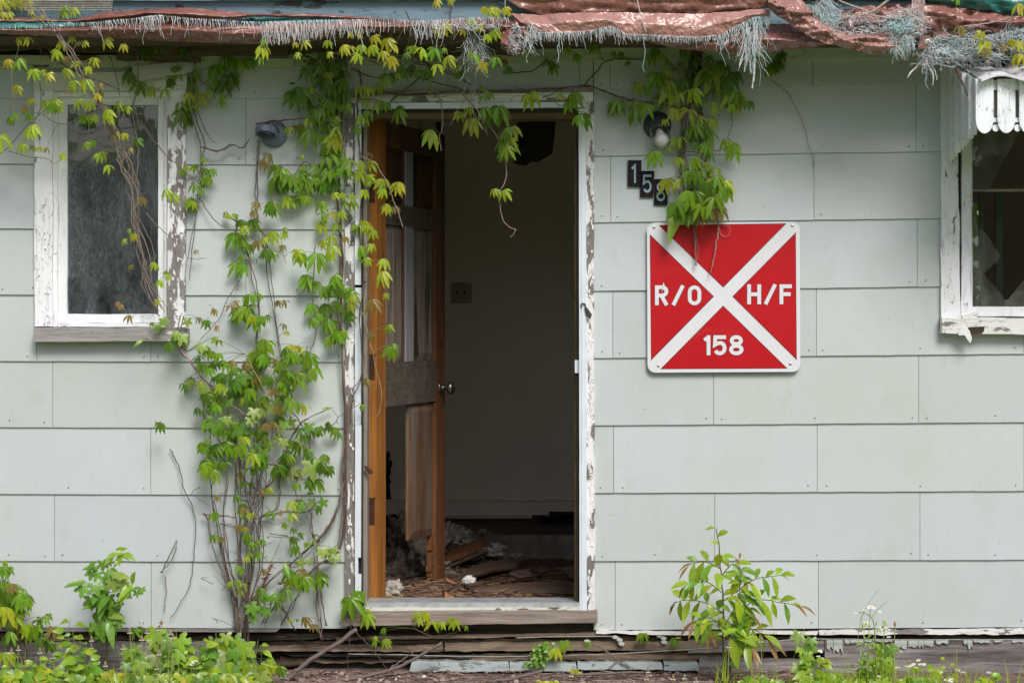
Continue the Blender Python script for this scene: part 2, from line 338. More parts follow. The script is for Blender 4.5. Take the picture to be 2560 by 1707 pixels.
def mk_jar():
    k = N('jar_glass'); g = k.n('ShaderNodeBsdfGlass'); g.inputs['IOR'].default_value = 1.3; g.inputs['Roughness'].default_value = .08
    t = k.n('ShaderNodeBsdfTransparent'); m = k.n('ShaderNodeMixShader'); m.inputs[0].default_value = .18; k.l(g.outputs[0], m.inputs[1]); k.l(t.outputs[0], m.inputs[2]); k.l(m.outputs[0], k.out.inputs[0]); return k.mat
M['jar'] = mk_jar()
M['bulb'] = m_plain('frosted_bulb', (.75, .75, .74), .35, 0, .05, 40)
M['awn'] = m_peel('awning_paint', (.84, .87, .92), (.40, .38, .36), .64, 'Z', 1.6, crack=.44)
M['awnroof'] = m_peel('awning_roof_flaking', (.78, .77, .80), (.10, .09, .09), .50, 'Z', .8, soft=.02, crack=.44)
M['lowpanel'] = m_wood('lower_panel_wood', (.09, .05, .03), (.27, .15, .085), 'Z', .9, .6, (.16, .13, .11), .5)
M['paper'] = m_plain('crumpled_white_paper', (.62, .60, .60), .7, 0, .1)
M['floorwood'] = m_wood('rotten_floor_plank', (.07, .04, .03), (.24, .16, .11), 'X', 1., .9, (.34, .2, .1), .6, bump=1.)
M['orangescrap'] = m_plain('orange_scrap', (.38, .17, .07), .7, 0, .4, 60)
M['windowbar'] = m_plain('grey_green_bar', (.07, .09, .055), .8)
M['curtain'] = m_plain('blue_grey_curtain', (.10, .14, .17), .9, 0, .3, 8)
M['curtain2'] = m_plain('pale_sheet', (.38, .35, .31), .9, 0, .3, 10)
# ================================================================ setting
GZ = lambda x, y: .02 + .09 * y + .006 * nz(x * 3, y * 3, 1) if y > -1.2 else -.09 + .02 * nz(x, y)
b = MB(); xs = [-40, -15, -6, -3] + [-2.6 + .1 * i for i in range(53)] + [3, 6, 15, 40]
ys = [-60, -30, -18, -12, -9, -6, -4, -3, -2.2, -1.6, -1.2, -.9, -.7, -.5, -.4, -.3, -.2, -.1, 0, .1, .3, 6, 14]
b.grid([[(x, y, GZ(x, y) if y < .2 else GZ(x, .1) - .05) for x in xs] for y in ys])
b.build('ground', M['ground'], smooth=True, kind='structure')
# ================================================================ the house
H = thing('house', (0, 0, 0), 'old abandoned house wall with pale green shingle siding, open doorway and peeling window trim', 'house')
# --- siding: overlapping shingle boards in courses
HOLES = [(92, 186, 460, 846), (2362, 178, 2900, 826)]
def cut(r, holes):
    rs = [r]
    for hx0, hy0, hx1, hy1 in holes:
        o = []
        for x0, y0, x1, y1 in rs:
            if x1 <= hx0 or x0 >= hx1 or y1 <= hy0 or y0 >= hy1: o.append((x0, y0, x1, y1)); continue
            if y0 < hy0: o.append((x0, y0, x1, hy0))
            if y1 > hy1: o.append((x0, hy1, x1, y1))
            a, c = max(y0, hy0), min(y1, hy1)
            if x0 < hx0: o.append((x0, a, hx0, c))
            if x1 > hx1: o.append((hx1, a, x1, c))
        rs = o
    return rs
sd = MB()
YB, YT = -.0245, -.0165
def shingle(x0, x1, ytl, ytr, ybl, ybr, X0, X1):
    full_h = 165.; tv_ = rnd.uniform(.93, 1.02); tc_ = (tv_ * rnd.uniform(.985, 1.01), tv_, tv_ * rnd.uniform(.975, 1.02))
    for rx0, ry0, rx1, ry1 in cut((x0, min(ytl, ytr), x1, max(ybl, ybr)), HOLES):
        whole_b = ry1 >= max(ybl, ybr) - .1; whole_t = ry0 <= min(ytl, ytr) + .1
        n = max(1, int((rx1 - rx0) / 34)); s0 = rnd.random() * 99; vs = []
        def yy(l, r, x): return l + (r - l) * (x - X0) / (X1 - X0)
        for i in range(n + 1):
            x = rx0 + (rx1 - rx0) * i / n; j = .9 * nz(i * .7, s0) + .4 * nz(i * 2.3, s0)
            bt = yy(ybl, ybr, x) + j if whole_b else ry1
            tp = yy(ytl, ytr, x) - 3 if whole_t else ry0
            fr = lambda py: YB + (YT - YB) * min(1, max(0, (yy(ybl, ybr, x) - py) / full_h))
            xx = x + (.55 if i == 0 else -.55 if i == n else 0)
            db = .0012 * nz(i * .5, s0, 3)
            p0 = P(xx, bt, fr(bt) + db); p1 = P(xx, tp, fr(tp))
            vs += [p0, p1, Vector((p1.x, 0.001, p1.z)), Vector((p0.x, 0.001, p0.z))]
        fs = [(3, 2, 1, 0)]
        for i in range(n):
            k = i * 4; fs += [(k + j, k + (j + 1) % 4, k + 4 + (j + 1) % 4, k + 4 + j) for j in range(4)]
        k = n * 4; fs.append((k, k + 1, k + 2, k + 3)); sd.add(vs, fs, 0, tc_)
def course(X0, X1, tl, tr, bl, br, seams):
    xs = [X0] + [s for s in seams if X0 < s < X1] + [X1]
    for a, c in zip(xs, xs[1:]): shingle(a, c, tl, tr, bl, br, X0, X1)
    for a, c in zip(xs, xs[1:]):          # nails
        for px in (a + 20, (a + c) / 2, c - 20):
            if c - a < 60 and px != a + 20: continue
            if rnd.random() < .22: continue
            yb = bl + (br - bl) * (px - X0) / (X1 - X0) - 14 - rnd.uniform(-3, 3)
            if any(h[0] - 6 < px < h[2] + 6 and h[1] - 6 < yb < h[3] + 6 for h in HOLES): continue
            p = P(px + rnd.uniform(-4, 4), yb, -.0238); sd.lathe(p, (0, -1, 0), [(-.003, .0032), (.0014, .0032), (.0022, .0016)], 8, 1)
nl = MB()
L = [(168, 247), (247, 409), (409, 571), (571, 736), (736, 902), (902, 1067), (1067, 1234), (1234, 1401), (1401, 1567)]
LS = [[400], [105, 615], [-40, 358], [105, 615], [92, 377], [132, 642], [-40, 377], [136, 646], [-40, 378]]
for (t, bt), ss in zip(L, LS): course(-90, 868, t, t + (0 if t < 300 else 3), bt, bt + (0 if bt < 300 else 3), ss)
course(868, 1483, 165, 152, 240, 232, [1120, 1449])
RT = [(152, 146), (224, 209), (390, 377), (556, 545), (727, 715), (895, 886), (1063, 1057), (1232, 1229), (1402, 1401), (1574, 1569)]
RS = [[1525, 2032, 2540], [1783, 2290], [1527, 2035, 2540], [1783, 2293], [1532, 2041, 2560], [1784, 2297], [1534, 2043, 2560], [1787, 2300], [1538, 2046, 2570]]
for i in range(9): course(1484, 2680, RT[i][0], RT[i][1] - 3, RT[i + 1][0], RT[i + 1][1] - 3, RS[i])
sd.build('siding', [M['siding'], M['nail']], H, label='pale green grey shingle siding with nail heads')
# --- sheathing (wall thickness) round the openings
sh = MB()
def shx(x0, y0, x1, y1): sh.pbox(x0, y0, x1, y1, .0015, .14)
shx(-1200, 60, 120, 1570); shx(120, 60, 432, 215); shx(120, 800, 432, 1570); shx(432, 60, 908, 1570)
shx(908, 60, 1452, 280); shx(908, 1530, 1452, 1570); shx(1452, 60, 2398, 1570); shx(2398, 60, 3000, 210); shx(2398, 790, 3000, 1570); shx(3000, 60, 3700, 1570)
sh.build('wall_framing', M['sheath'], H)
# --- frieze boards and eave
f = MB()
f.board(((-90, 138), (560, 138)), ((-90, 170), (560, 170)), -.045, 0, jit=.002); f.board(((562, 120), (1500, 122)), ((562, 166), (1500, 153)), -.045, 0, jit=.002)
f.board(((1500, 112), (2700, 108)), ((1500, 153), (2700, 146)), -.045, 0, jit=.002)
f.hboard(662, 146, 733, 168, -.06, -.045, jit=.003)
f.build('frieze_board', M['frieze'], H, bevel=.002)
f = MB()
for px0, px1, y0, y1, yf in ((-90, 130, 96, 122, -.12), (120, 300, 92, 128, -.09), (290, 500, 104, 152, -.075), (480, 720, 100, 140, -.10), (700, 1000, 104, 134, -.09), (980, 1280, 100, 136, -.1), (1260, 1620, 96, 118, -.1), (1600, 2100, 96, 112, -.1)):
    f.board(((px0, y0), (px1, y0 + rnd.uniform(-4, 4))), ((px0, y1), (px1, y1 + rnd.uniform(-6, 6))), yf, yf + .03, jit=.006, dj=.01)
f.build('rotten_eave_board', M['eavewood'], H)
f = MB()      # the drooping loose strip over the left window
top = [(330, 166), (370, 163), (420, 158), (460, 154), (482, 153)]; bot = [(332, 205), (370, 201), (400, 192), (440, 186), (466, 186), (482, 178)]
bot = [(330, 206), (370, 199), (415, 190), (460, 186), (482, 178)]
vs = []
for (a, c) in zip(top, bot):
    p, q = P(*a, -.065), P(*c, -.095); vs += [p, q, q + Vector((0, .012, .002)), p + Vector((0, .012, 0))]
fs = [(3, 2, 1, 0), (16, 17, 18, 19)] + [(i * 4 + j, i * 4 + (j + 1) % 4, i * 4 + 4 + (j + 1) % 4, i * 4 + 4 + j) for i in range(4) for j in range(4)]
f.add(vs, fs); f.build('loose_trim_strip', M['trim'], H, smooth=False, label='loose white trim strip sagging above the left window')
f = MB(); f.pbox(-900, 60, 3600, 92, -.40, 0.0); f.build('soffit', M['eavewood'], H)
f = MB(); f.board(((-90, 2), (1262, 0)), ((-90, 72), (1262, 62)), -.425, -.40, jit=.002, dj=.003); f.board(((1264, 0), (2700, -4)), ((1264, 62), (2700, 58)), -.425, -.40, jit=.002)
f.build('fascia_board', M['fascia'], H, label='blue grey painted fascia board')
f = MB()
za = P(0, -2, -.45).z
f.add([(-4, -.46, za), (4.5, -.46, za), (4.5, 3.3, za + 1.5), (-4, 3.3, za + 1.5), (-4, -.46, za + .05), (4.5, -.46, za + .05), (4.5, 3.3, za + 1.55), (-4, 3.3, za + 1.55)], [(0, 3, 2, 1), (4, 5, 6, 7), (0, 1, 5, 4), (1, 2, 6, 5), (2, 3, 7, 6), (3, 0, 4, 7)])
f.build('roof', M['roofdark'], H)
# --- left window
def flakes(m, x0, y0, x1, y1, yf, n):
    # small curled paint flakes standing off the board
    for _ in range(n):
        px = rnd.uniform(x0, x1 - 4); py = rnd.uniform(y0, y1 - 8); w_, h_ = rnd.uniform(2, 6), rnd.uniform(4, 16); lift = rnd.uniform(.002, .007)
        a = P(px, py, yf - .0006); c = P(px + w_, py + rnd.uniform(-2, 2), yf - .0008); d = P(px + w_ * rnd.uniform(.5, 1), py + h_, yf - lift); e = P(px + rnd.uniform(-1, 1), py + h_ * rnd.uniform(.6, 1), yf - lift * .7)
        m.add([a, c, d, e, *(v + Vector((0, .0008, 0)) for v in (a, c, d, e))], [(0, 3, 2, 1), (4, 5, 6, 7), (0, 1, 5, 4), (1, 2, 6, 5), (2, 3, 7, 6), (3, 0, 4, 7)], 1)
W = MB(); W.vboard(86, 226, 131, 816, -.04, 0.0, jit=.0022); flakes(W, 90, 560, 130, 810, -.04, 26); lw = W.build('window', [M['casing'], M['whitechip']], H, bevel=.0015, label='left window with peeling white casing and dusty glass')
def sub(mb, name, mat, par, **k):
    return mb.build(name, mat, par, **k)
q = MB(); q.vboard(418, 226, 464, 818, -.04, 0.0, jit=.0022); flakes(q, 420, 360, 464, 810, -.04, 46); sub(q, 'casing', [M['casing_worn'], M['whitechip']], lw, bevel=.0015, label='right hand casing board with bare grey wood patches')
q = MB(); q.board(((84, 181), (468, 179)), ((84, 228), (466, 226)), -.046, 0, jit=.0015); sub(q, 'casing', M['trim'], lw, bevel=.0015)
q = MB(); q.vboard(131, 229, 144, 817, -.02, .09); q.vboard(411, 229, 418, 817, -.02, .09); q.hboard(144, 229, 411, 242, -.02, .09); q.hboard(144, 807, 411, 817, -.024, .09); sub(q, 'frame', M['sash'], lw)
q = MB(); q.vboard(144, 242, 168, 807, .0, .035); q.vboard(395, 242, 411, 807, .0, .035); q.hboard(168, 242, 395, 262, .002, .035); q.hboard(168, 785, 395, 807, .0, .035); sub(q, 'sash', M['sash'], lw, bevel=.0015)
q = MB(); q.pbox(166, 260, 397, 787, .018, .021); sub(q, 'glass', M['glassL'], lw)
q = MB(); q.board(((84, 819), (469, 819)), ((83, 855), (470, 853)), -.085, 0.0, jit=.0018); sub(q, 'sill', M['sillgrey'], lw, bevel=.002, label='bare grey weathered sill')
# --- right window
q = MB(); q.board(((2353, 172), (2353, 806)), ((2391, 172), (2402, 806)), -.04, 0.0, jit=.0025); flakes(q, 2356, 380, 2398, 790, -.04, 34); rw = q.build('window', [M['casing'], M['whitechip']], H, bevel=.0015, label='right window with broken glass under a scalloped awning')
q = MB(); q.vboard(2404, 200, 2427, 790, -.012, .09, jit=.0012); sub(q, 'frame', M['casing'], rw)
q = MB(); q.board(((2420, 766), (2810, 768)), ((2420, 791), (2810, 791)), .0, .035, jit=.001); q.vboard(2427, 200, 2431, 768, .0, .035); sub(q, 'sash', M['sash'], rw, bevel=.001)
q = MB(); q.hboard(2430, 473, 2800, 479, .024, .05); sub(q, 'meeting_rail', M['jamb'], rw)
q = MB(); q.vboard(2489, 484, 2508, 735, .35, .37); q.vboard(2448, 480, 2460, 700, .30, .32); sub(q, 'inner_bar', M['windowbar'], rw)
q = MB(); q.board(((2405, 789), (2446, 778)), ((2407, 796), (2442, 793)), -.035, .0, jit=.002); sub(q, 'loose_sash_corner', M['casing_h'], rw)
q = MB(); q.board(((2354, 793), (2830, 796)), ((2354, 833), (2830, 842)), -.075, 0.0, jit=.003); sub(q, 'sill', M['casing_h'], rw, bevel=.002, label='peeling white sill with a flake hanging off')
q = MB(); q.poly([(2408, 812), (2424, 826), (2430, 846), (2426, 858), (2418, 848), (2412, 838), (2396, 838), (2398, 828)], -.09, -.086); sub(q, 'hanging_paint_flake', M['whitechip'], rw)
q = MB(); q.poly([(2422, 818), (2462, 816), (2460, 828), (2448, 838), (2426, 836), (2418, 824)], -.0775, -.074); sub(q, 'bare_wood_patch', M['rotwood2'], rw)
gl = MB()
for pts in ([(2431, 200), (2620, 200), (2500, 420), (2472, 474), (2431, 474)],
            [(2431, 480), (2440, 560), (2470, 590), (2500, 640), (2497, 648), (2461, 682), (2461, 686), (2506, 738), (2508, 748), (2520, 749), (2560, 700), (2640, 640), (2800, 600), (2800, 770), (2431, 770)],
            [(2700, 200), (2800, 200), (2800, 474), (2640, 474)]):
    gl.poly(pts, .018, .0205)
sub(gl, 'glass', M['glassR'], rw, label='cracked pane with a jagged hole')
# --- doorway
c = MB(); c.board(((864, 262), (862, 1526)), ((888, 262), (886, 1526)), -.036, 0.0, jit=.0022); flakes(c, 865, 300, 886, 1500, -.036, 50); df = c.build('door_frame', [M['casing_door'], M['whitechip']], H, bevel=.0015, label='door frame with cracked white paint and aluminium strip')
c = MB(); c.board(((1464, 256), (1466, 1528)), ((1484, 256), (1487, 1528)), -.036, 0.0, jit=.003); flakes(c, 1470, 300, 1485, 1500, -.036, 50); sub(c, 'casing', [M['casing_door_r'], M['whitechip']], df, bevel=.0015)
c = MB(); c.board(((868, 237), (1483, 230)), ((868, 258), (1483, 254)), -.038, 0.0, jit=.0022); sub(c, 'casing', M['casing_h'], df, bevel=.0015)
c = MB(); c.board(((862, 228), (1484, 222)), ((862, 236), (1484, 229)), -.05, 0.0, jit=.0025); sub(c, 'drip_cap', M['jamb'], df)
c = MB()
for y0, y1 in ((262, 712), (719, 1060), (1062, 1393), (1436, 1530)): c.board(((888, y0), (887, y1)), ((903, y0), (902, y1)), -.05, -.005, jit=.0004)
c.board(((888, 1060), (887, 1440)), ((896, 1060), (895, 1440)), -.049, -.005, jit=.0004)
sub(c, 'storm_door_strip', M['alu'], df)
c = MB(); c.board(((1447, 272), (1449, 1530)), ((1465, 272), (1467, 1530)), -.05, -.005, jit=.0004); c.board(((1453, 272), (1455, 1530)), ((1456, 272), (1458, 1530)), -.053, -.05, jit=.0002); sub(c, 'storm_door_strip', M['alu'], df)
c = MB(); c.board(((888, 258), (1466, 255)), ((888, 273), (1466, 269)), -.05, -.005, jit=.0004); sub(c, 'storm_door_strip', M['alu'], df)
c = MB(); c.vboard(903, 275, 908, 1512, -.02, .02); c.vboard(1441, 275, 1448, 1512, -.02, .02); c.hboard(903, 270, 1448, 280, -.02, .0); sub(c, 'gap_shade_strip', M['dark'], df)  # dark strips stand in for the shaded gap inside the storm door strips
c = MB(); c.vboard(908, 280, 918, 1508, -.004, .14); sub(c, 'jamb', M['jamb'], df)
c = MB(); c.vboard(1437, 280, 1446, 1508, .0, .14); c.hboard(908, 278, 1447, 297, -.004, .14, jit=.002); sub(c, 'jamb', M['jambbrown'], df)
c = MB(); c.board(((910, 1505), (1450, 1505)), ((910, 1519), (1450, 1518)), -.045, .14, jit=.0006); sub(c, 'threshold', M['alu_dull'], df)
c = MB(); c.board(((905, 1519), (1450, 1518)), ((905, 1526), (1450, 1524)), -.058, .1, jit=.0012); sub(c, 'threshold_nosing', M['trim'], df)
c = MB(); c.board(((862, 1527), (1494, 1525)), ((856, 1565), (1494, 1557)), -.075, .1, jit=.0022, dj=.003); sub(c, 'door_sill', M['sillwood'], df, bevel=.003)
c = MB()
pth = [P(x, y, -.056) for x, y in ((1455, 768), (1453, 762), (1456, 759), (1462, 760), (1464, 765), (1463, 771))]; c.tube(smoothline(pth, 4), .0022)
c.add([P(1461, 770, -.056), P(1467, 768, -.06), P(1480, 786, -.06), P(1476, 797, -.056), P(1466, 790, -.056)], [(0, 1, 2, 3, 4)]); c.tube([P(1472, 786, -.05), P(1472, 786, -.066)], .005, n=8)
sub(c, 'latch_bracket', M['knob'], df, solid=.0015)
c = MB(); c.pbox(1437, 900, 1448, 932, -.03, -.02); sub(c, 'strike_plate', M['alu'], df)
c = MB(); c.poly([(909, 1163), (919, 1166), (931, 1176), (934, 1181), (926, 1186), (922, 1184), (914, 1174)], -.03, -.024); sub(c, 'bent_hinge_leaf', M['ironrust'], df)
# --- door standing open inwards
TH = R(72); HO = Vector((P(941, 900, .12).x, .12, 0)); dv = Vector((math.cos(TH), math.sin(TH), 0)); tv = Vector((-math.sin(TH), math.cos(TH), 0))
def dpt(u, t, z): return HO + dv * u + tv * t + Vector((0, 0, z))
def dbox(m, u0, u1, z0, z1, t0=0., t1=.044, mi=0, zr0=None, zr1=None):
    zr0 = z0 if zr0 is None else zr0; zr1 = z1 if zr1 is None else zr1
    m.hexa([dpt(u0, t0, z0), dpt(u1, t0, zr0), dpt(u1, t0, zr1), dpt(u0, t0, z1)], [dpt(u0, t1, z0), dpt(u1, t1, zr0), dpt(u1, t1, zr1), dpt(u0, t1, z1)], mi)
DZ0, DZ1 = .306, 2.335
q = MB()
for (z0, z1) in ((DZ0, .62), (.735, 1.232), (1.34, 1.98), (2.09, DZ1)): dbox(q, 0, .11, z0, z1)
for (z0, z1) in ((.62, .735), (1.232, 1.34), (1.98, 2.09)): dbox(q, .003, .11, z0, z1, 0, .009); dbox(q, .005, .11, z0, z1, .009, .044)
door = q.build('door', M['orange'], H, bevel=.0015, label='open panelled wooden door, orange edge and weathered grey panels, lower panel missing')
for (z0, z1) in ((.62, .735), (1.232, 1.34), (1.98, 2.09)):
    q = MB(); dbox(q, -.001, .003, z0 + .002, z1 - .002, .01, .043)
    for zz in (z0 + .02, (z0 + z1) / 2, z1 - .02): q.lathe(dpt(0, .026, zz), -dv, [(0, .004), (.003, .004), (.004, .001)], 8)
    sub(q, 'hinge', M['ironrust'], door)
q = MB(); dbox(q, .74, .86, DZ0 + .0, DZ1); sub(q, 'stile', M['redwood'], door, bevel=.002)
for z0, z1 in ((.52, 1.12), (1.307, 1.895), (1.987, 2.225)): q = MB(); dbox(q, .732, .742, z0, z1, .006, .03); sub(q, 'moulding', M['redwood'], door, bevel=.003)
q = MB()
for j in range(9): dbox(q, .72 + rnd.uniform(-.006, .01), .742, .31 + j * .024, .335 + j * .024, .006 + rnd.uniform(0, .01), .04)
sub(q, 'splintered_stile_edge', M['redwood'], door)
q = MB(); dbox(q, .11, .74, 1.895, 1.987, .0, .044, zr0=1.893); sub(q, 'rail', M['darkdoor'], door, bevel=.002)
q = MB(); dbox(q, .11, .74, 1.115, 1.307, .0, .044, zr0=1.125); sub(q, 'rail', M['darkdoor'], door, bevel=.002)
q = MB(); dbox(q, .11, .74, 2.225, DZ1); sub(q, 'rail', M['redwood'], door, bevel=.002)
q = MB(); dbox(q, .36, .45, 1.93, 2.225, .001, .04); sub(q, 'mullion', M['bluegrey'], door, bevel=.003)
q = MB(); dbox(q, .35, .45, 1.307, 1.895, -.001, .04); q.lathe(dpt(.40, -.001, 1.83), -tv, [(0, .006), (.004, .005), (.006, .001)], 8); sub(q, 'mullion', M['bluegrey'], door, bevel=.003)
for u0, u1, z0, z1 in ((.338, .352, 1.307, 1.895), (.105, .118, 1.307, 1.895), (.335, .35, 1.987, 2.225)): q = MB(); dbox(q, u0, u1, z0, z1, .005, .03); sub(q, 'moulding', M['redwood'], door, bevel=.003)
def panel(u0, u1, z0, z1, mat, lab=None):
    q = MB(); dbox(q, u0, u1, z0, z1, .016, .03)
    a = .035; o = [dpt(u0, .016, z0), dpt(u1, .016, z0), dpt(u1, .016, z1), dpt(u0, .016, z1)]; i = [dpt(u0 + a, .007, z0 + a), dpt(u1 - a, .007, z0 + a), dpt(u1 - a, .007, z1 - a), dpt(u0 + a, .007, z1 - a)]
    q.add(o + i, [(0, 1, 5, 4), (1, 2, 6, 5), (2, 3, 7, 6), (3, 0, 4, 7), (4, 5, 6, 7)]); sub(q, 'panel', mat, door, label=lab)
panel(.112, .348, 1.309, 1.893, M['greydoor']); panel(.452, .738, 1.309, 1.893, M['greydoor'])
panel(.112, .358, 1.99, 2.223, M['topdoor']); panel(.452, .738, 1.99, 2.223, M['topdoor'])
panel(.43, .738, .522, 1.118, M['lowpanel'] if 'lowpanel' in M else M['greydoor'], 'loose lower panel hanging below the lock rail')
q = MB(); kp = dpt(.80, 0, 1.185); q.lathe(kp, -tv, [(-.001, .03), (.004, .03), (.007, .024), (.009, .012), (.03, .011), (.034, .018), (.04, .027), (.05, .030), (.06, .027), (.066, .018), (.069, .006)], 20); kn = sub(q, 'knob', M['knob'], door, smooth=True)
q = MB(); q.lathe(dpt(.80, 0, 1.385), -tv, [(-.001, .012), (.004, .011), (.005, .004)], 12); sub(q, 'bolt_hole_plate', M['ironrust'], door)
# --- inside: walls, ceiling, foundation
YI = 3.0
w_ = MB(); x0 = -.70
bz = P(1200, 1296, YI).z
w_.box(x0, YI, bz, .95, YI + .1, 2.75); w_.box(.95, YI, bz, 2.575, YI + .1, 1.2); w_.box(.95, YI, 2.15, 2.575, YI + .1, 2.75); w_.box(2.575, YI, bz, 3.6, YI + .1, 2.75)  # back opening; its unseen stretch is widened to let light into the room
w_.box(x0 - .1, .1405, 0, x0, YI + .1, 2.8); w_.box(3.6, .1405, 0, 3.7, YI + .1, 2.8)
rwl = w_.build('interior_wall', M['plaster'], H, label='stained plaster wall seen through the doorway')
w_ = MB(); w_.box(-3.6, .1405, 2.72, 3.7, YI + .2, 2.8); w_.build('ceiling', M['plasterdark'], H)
w_ = MB(); w_.box(-3.6, 2.6, 0, x0 - .1, 2.7, 2.72); w_.box(-3.7, .1405, 0, -3.6, 2.6, 2.72); w_.box(-3.6, .15, -.05, x0 - .1, 2.6, .35); w_.build('side_room_wall', M['plasterdark'], H)
bb = MB(); bx = lambda px: P(px, 0, YI).x; bzz = lambda py: P(0, py, YI).z
bb.box(x0, YI - .02, bzz(1288), 3.6, YI, bzz(1252)); bb.box(x0, YI - .028, bzz(1247), 3.6, YI, bzz(1251)); bb.box(x0, YI - .03, bzz(1294), 3.6, YI, bzz(1290)); sub(bb, 'baseboard', M['plaster'], rwl, bevel=.002)
bb = MB(); bb.box(bx(1017), YI - .026, bzz(1283), bx(1034), YI - .02, bzz(1261)); sub(bb, 'outlet_plate', M['switch'], rwl, bevel=.002)
bb = MB(); bb.box(bx(1127), YI - .008, P(0, 758, YI).z, bx(1179), YI, P(0, 707, YI).z); sp_ = bb.build('light_switch', M['switch'], H, bevel=.003, label='ivory double light switch plate on the inner wall')
bb = MB()
for px in (1143, 1162): bb = MB(); bb.box(bx(px - 2), YI - .018, bzz(737), bx(px + 2), YI - .008, bzz(727)); bb.lathe((bx(px), YI - .008, bzz(721 if px < 1150 else 744)), (0, -1, 0), [(0, .003), (.002, .002)], 6); sub(bb, 'toggle', M['torn'], sp_)
bb = MB(); bb.box(x0, YI + .02, bzz(1332), 3.6, YI + .09, bz - .001); bb.board(((1095, 1300), (1445, 1298)), ((1095, 1312), (1445, 1312)), 2.0, 2.02, jit=.004)
bb.v = bb.v[:8]; bb.f = bb.f[:6]; bb.m = bb.m[:6]; bb.c = bb.c[:6]
bb.build('rotten_ledger_board', M['darkdoor'], H)
bb = MB()
for i in range(7):
    a = bx(1330 + i * 14); z = bzz(1286 + rnd.uniform(-8, 12)); bb.box(a, YI - .05, z - .012, a + rnd.uniform(.08, .2), YI - .032, z + rnd.uniform(.004, .012))
bb.build('rotten_ledger_board', M['torn'], H)
bb = MB(); bb.box(x0, YI - .09, -.1, 3.6, YI + .08, bzz(1334)); bb.build('foundation_wall', M['conc'], H)
# rotten debris floor inside
FZ = lambda x, y: .292 - .03 * (y - .15) + .028 * nz(x * 4, y * 4) + .016 * nz(x * 14, y * 12, 4) + .10 * math.exp(-((x + .42) ** 2 / .02 + (y - 1.7) ** 2 / .6)) + .05 * math.exp(-((x + .15) ** 2 / .03 + (y - 1.8) ** 2 / .3)) - .035 * math.exp(-((y - .2) ** 2 / .01))
g = MB(); g.grid([[(x0 + .04 * i, .141 + .04 * j, FZ(x0 + .04 * i, .141 + .04 * j)) for i in range(106)] for j in range(70)]); g.build('rotted_floor', M['debris'], H, smooth=False)
# --- foundation timbers under the siding
t = MB(); t.pbox(-1200, 1560, 3700, 1760, .06, .12); t.build('crawl_space', M['dark'], H)
def timber(a, bq, yf, mat, jit=.004, dj=.008, dep=.05, label=None):
    t = MB(); t.board(a, bq, yf, yf + dep, jit=jit, dj=dj, step=.02); return t.build('foundation_timber', mat, H, label=label)
timber(((-120, 1569), (700, 1571)), ((-120, 1578), (690, 1579)), -.03, M['beamgrey'], .002)
timber(((-120, 1581), (700, 1583)), ((-120, 1600), (700, 1600)), -.002, M['rotwood'])
timber(((-120, 1601), (640, 1602)), ((-120, 1700), (640, 1700)), .004, M['beamgrey'], .002, label='grey weathered beam behind the weeds')
timber(((650, 1562), (1500, 1556)), ((650, 1586), (1500, 1578)), .015, M['rotwood'], .002)
timber(((700, 1638), (1300, 1642)), ((700, 1656), (1300, 1655)), .03, M['rotwood'], .005)
timber(((640, 1584), (1500, 1573)), ((640, 1600), (1500, 1584)), .0, M['rotwood'])
timber(((840, 1592), (1500, 1580)), ((840, 1600), (1500, 1588)), -.02, M['rotwood2'], .0025)
timber(((665, 1602), (1120, 1598)), ((665, 1622), (1120, 1608)), .012, M['rotwood'])
timber(((1100, 1598), (1800, 1590)), ((1100, 1606), (1800, 1598)), .01, M['rotwood'], .005)
timber(((650, 1612), (1108, 1611)), ((640, 1627), (1108, 1628)), -.005, M['rotwood2'], .004)
timber(((1112, 1606), (1800, 1600)), ((1112, 1627), (1800, 1624)), -.012, M['rotwood2'], .003, label='brown rotten timber below the door sill')
timber(((700, 1632), (1400, 1634)), ((730, 1640), (1400, 1645)), .012, M['rotwood'], .005)
timber(((1180, 1634), (1830, 1628)), ((1180, 1650), (1830, 1650)), .004, M['rotwood'], .005)
timber(((690, 1650), (760, 1652)), ((690, 1668), (760, 1660)), .02, M['rotwood'], .004)
timber(((1490, 1575), (1810, 1579)), ((1490, 1583), (1810, 1588)), -.032, M['casing_h'], .003)
timber(((1810, 1573), (2046, 1578)), ((1810, 1581), (2042, 1587)), -.03, M['casing_h'], .002)
timber(((2048, 1574), (2700, 1570)), ((2048, 1586), (2700, 1584)), -.032, M['casing_h'], .003)
timber(((1800, 1590), (2700, 1589)), ((1800, 1597), (2700, 1597)), .004, M['rotwood'], .003)
timber(((1720, 1598), (2060, 1600)), ((1720, 1632), (2060, 1624)), -.01, M['beamgrey'], .002)
timber(((1750, 1640), (2062, 1652)), ((1740, 1704), (2062, 1704)), -.006, M['beamgrey'], .004)
timber(((2062, 1598), (2700, 1596)), ((2062, 1702), (2700, 1700)), -.012, M['beamgrey'], .002, label='long weathered grey beam with pale green paint chips')
for X0, X1, hh in ((2067, 2083, 26), (2084, 2106, 36), (2112, 2124, 12), (2126, 2158, 8), (2162, 2180, 5), (2236, 2268, 22), (2271, 2296, 20), (2297, 2312, 21), (2313, 2334, 18), (2340, 2371, 11), (2409, 2418, 12), (2419, 2431, 23), (2434, 2474, 9), (2486, 2506, 6), (2530, 2560, 7), (2190, 2230, 5)):
    t = MB(); n = 6; up = [(X0 + (X1 - X0) * k / n, 1599 + rnd.uniform(-1, 1.2)) for k in range(n + 1)]; dn = [(X0 + (X1 - X0) * k / n + rnd.uniform(-1, 1), 1599 + hh * rnd.uniform(.55, 1.05)) for k in range(n, -1, -1)]
    t.poly(up + dn, -.019 - rnd.random() * .004, -.0145); t.build('paint_chip', M['chip'], H)
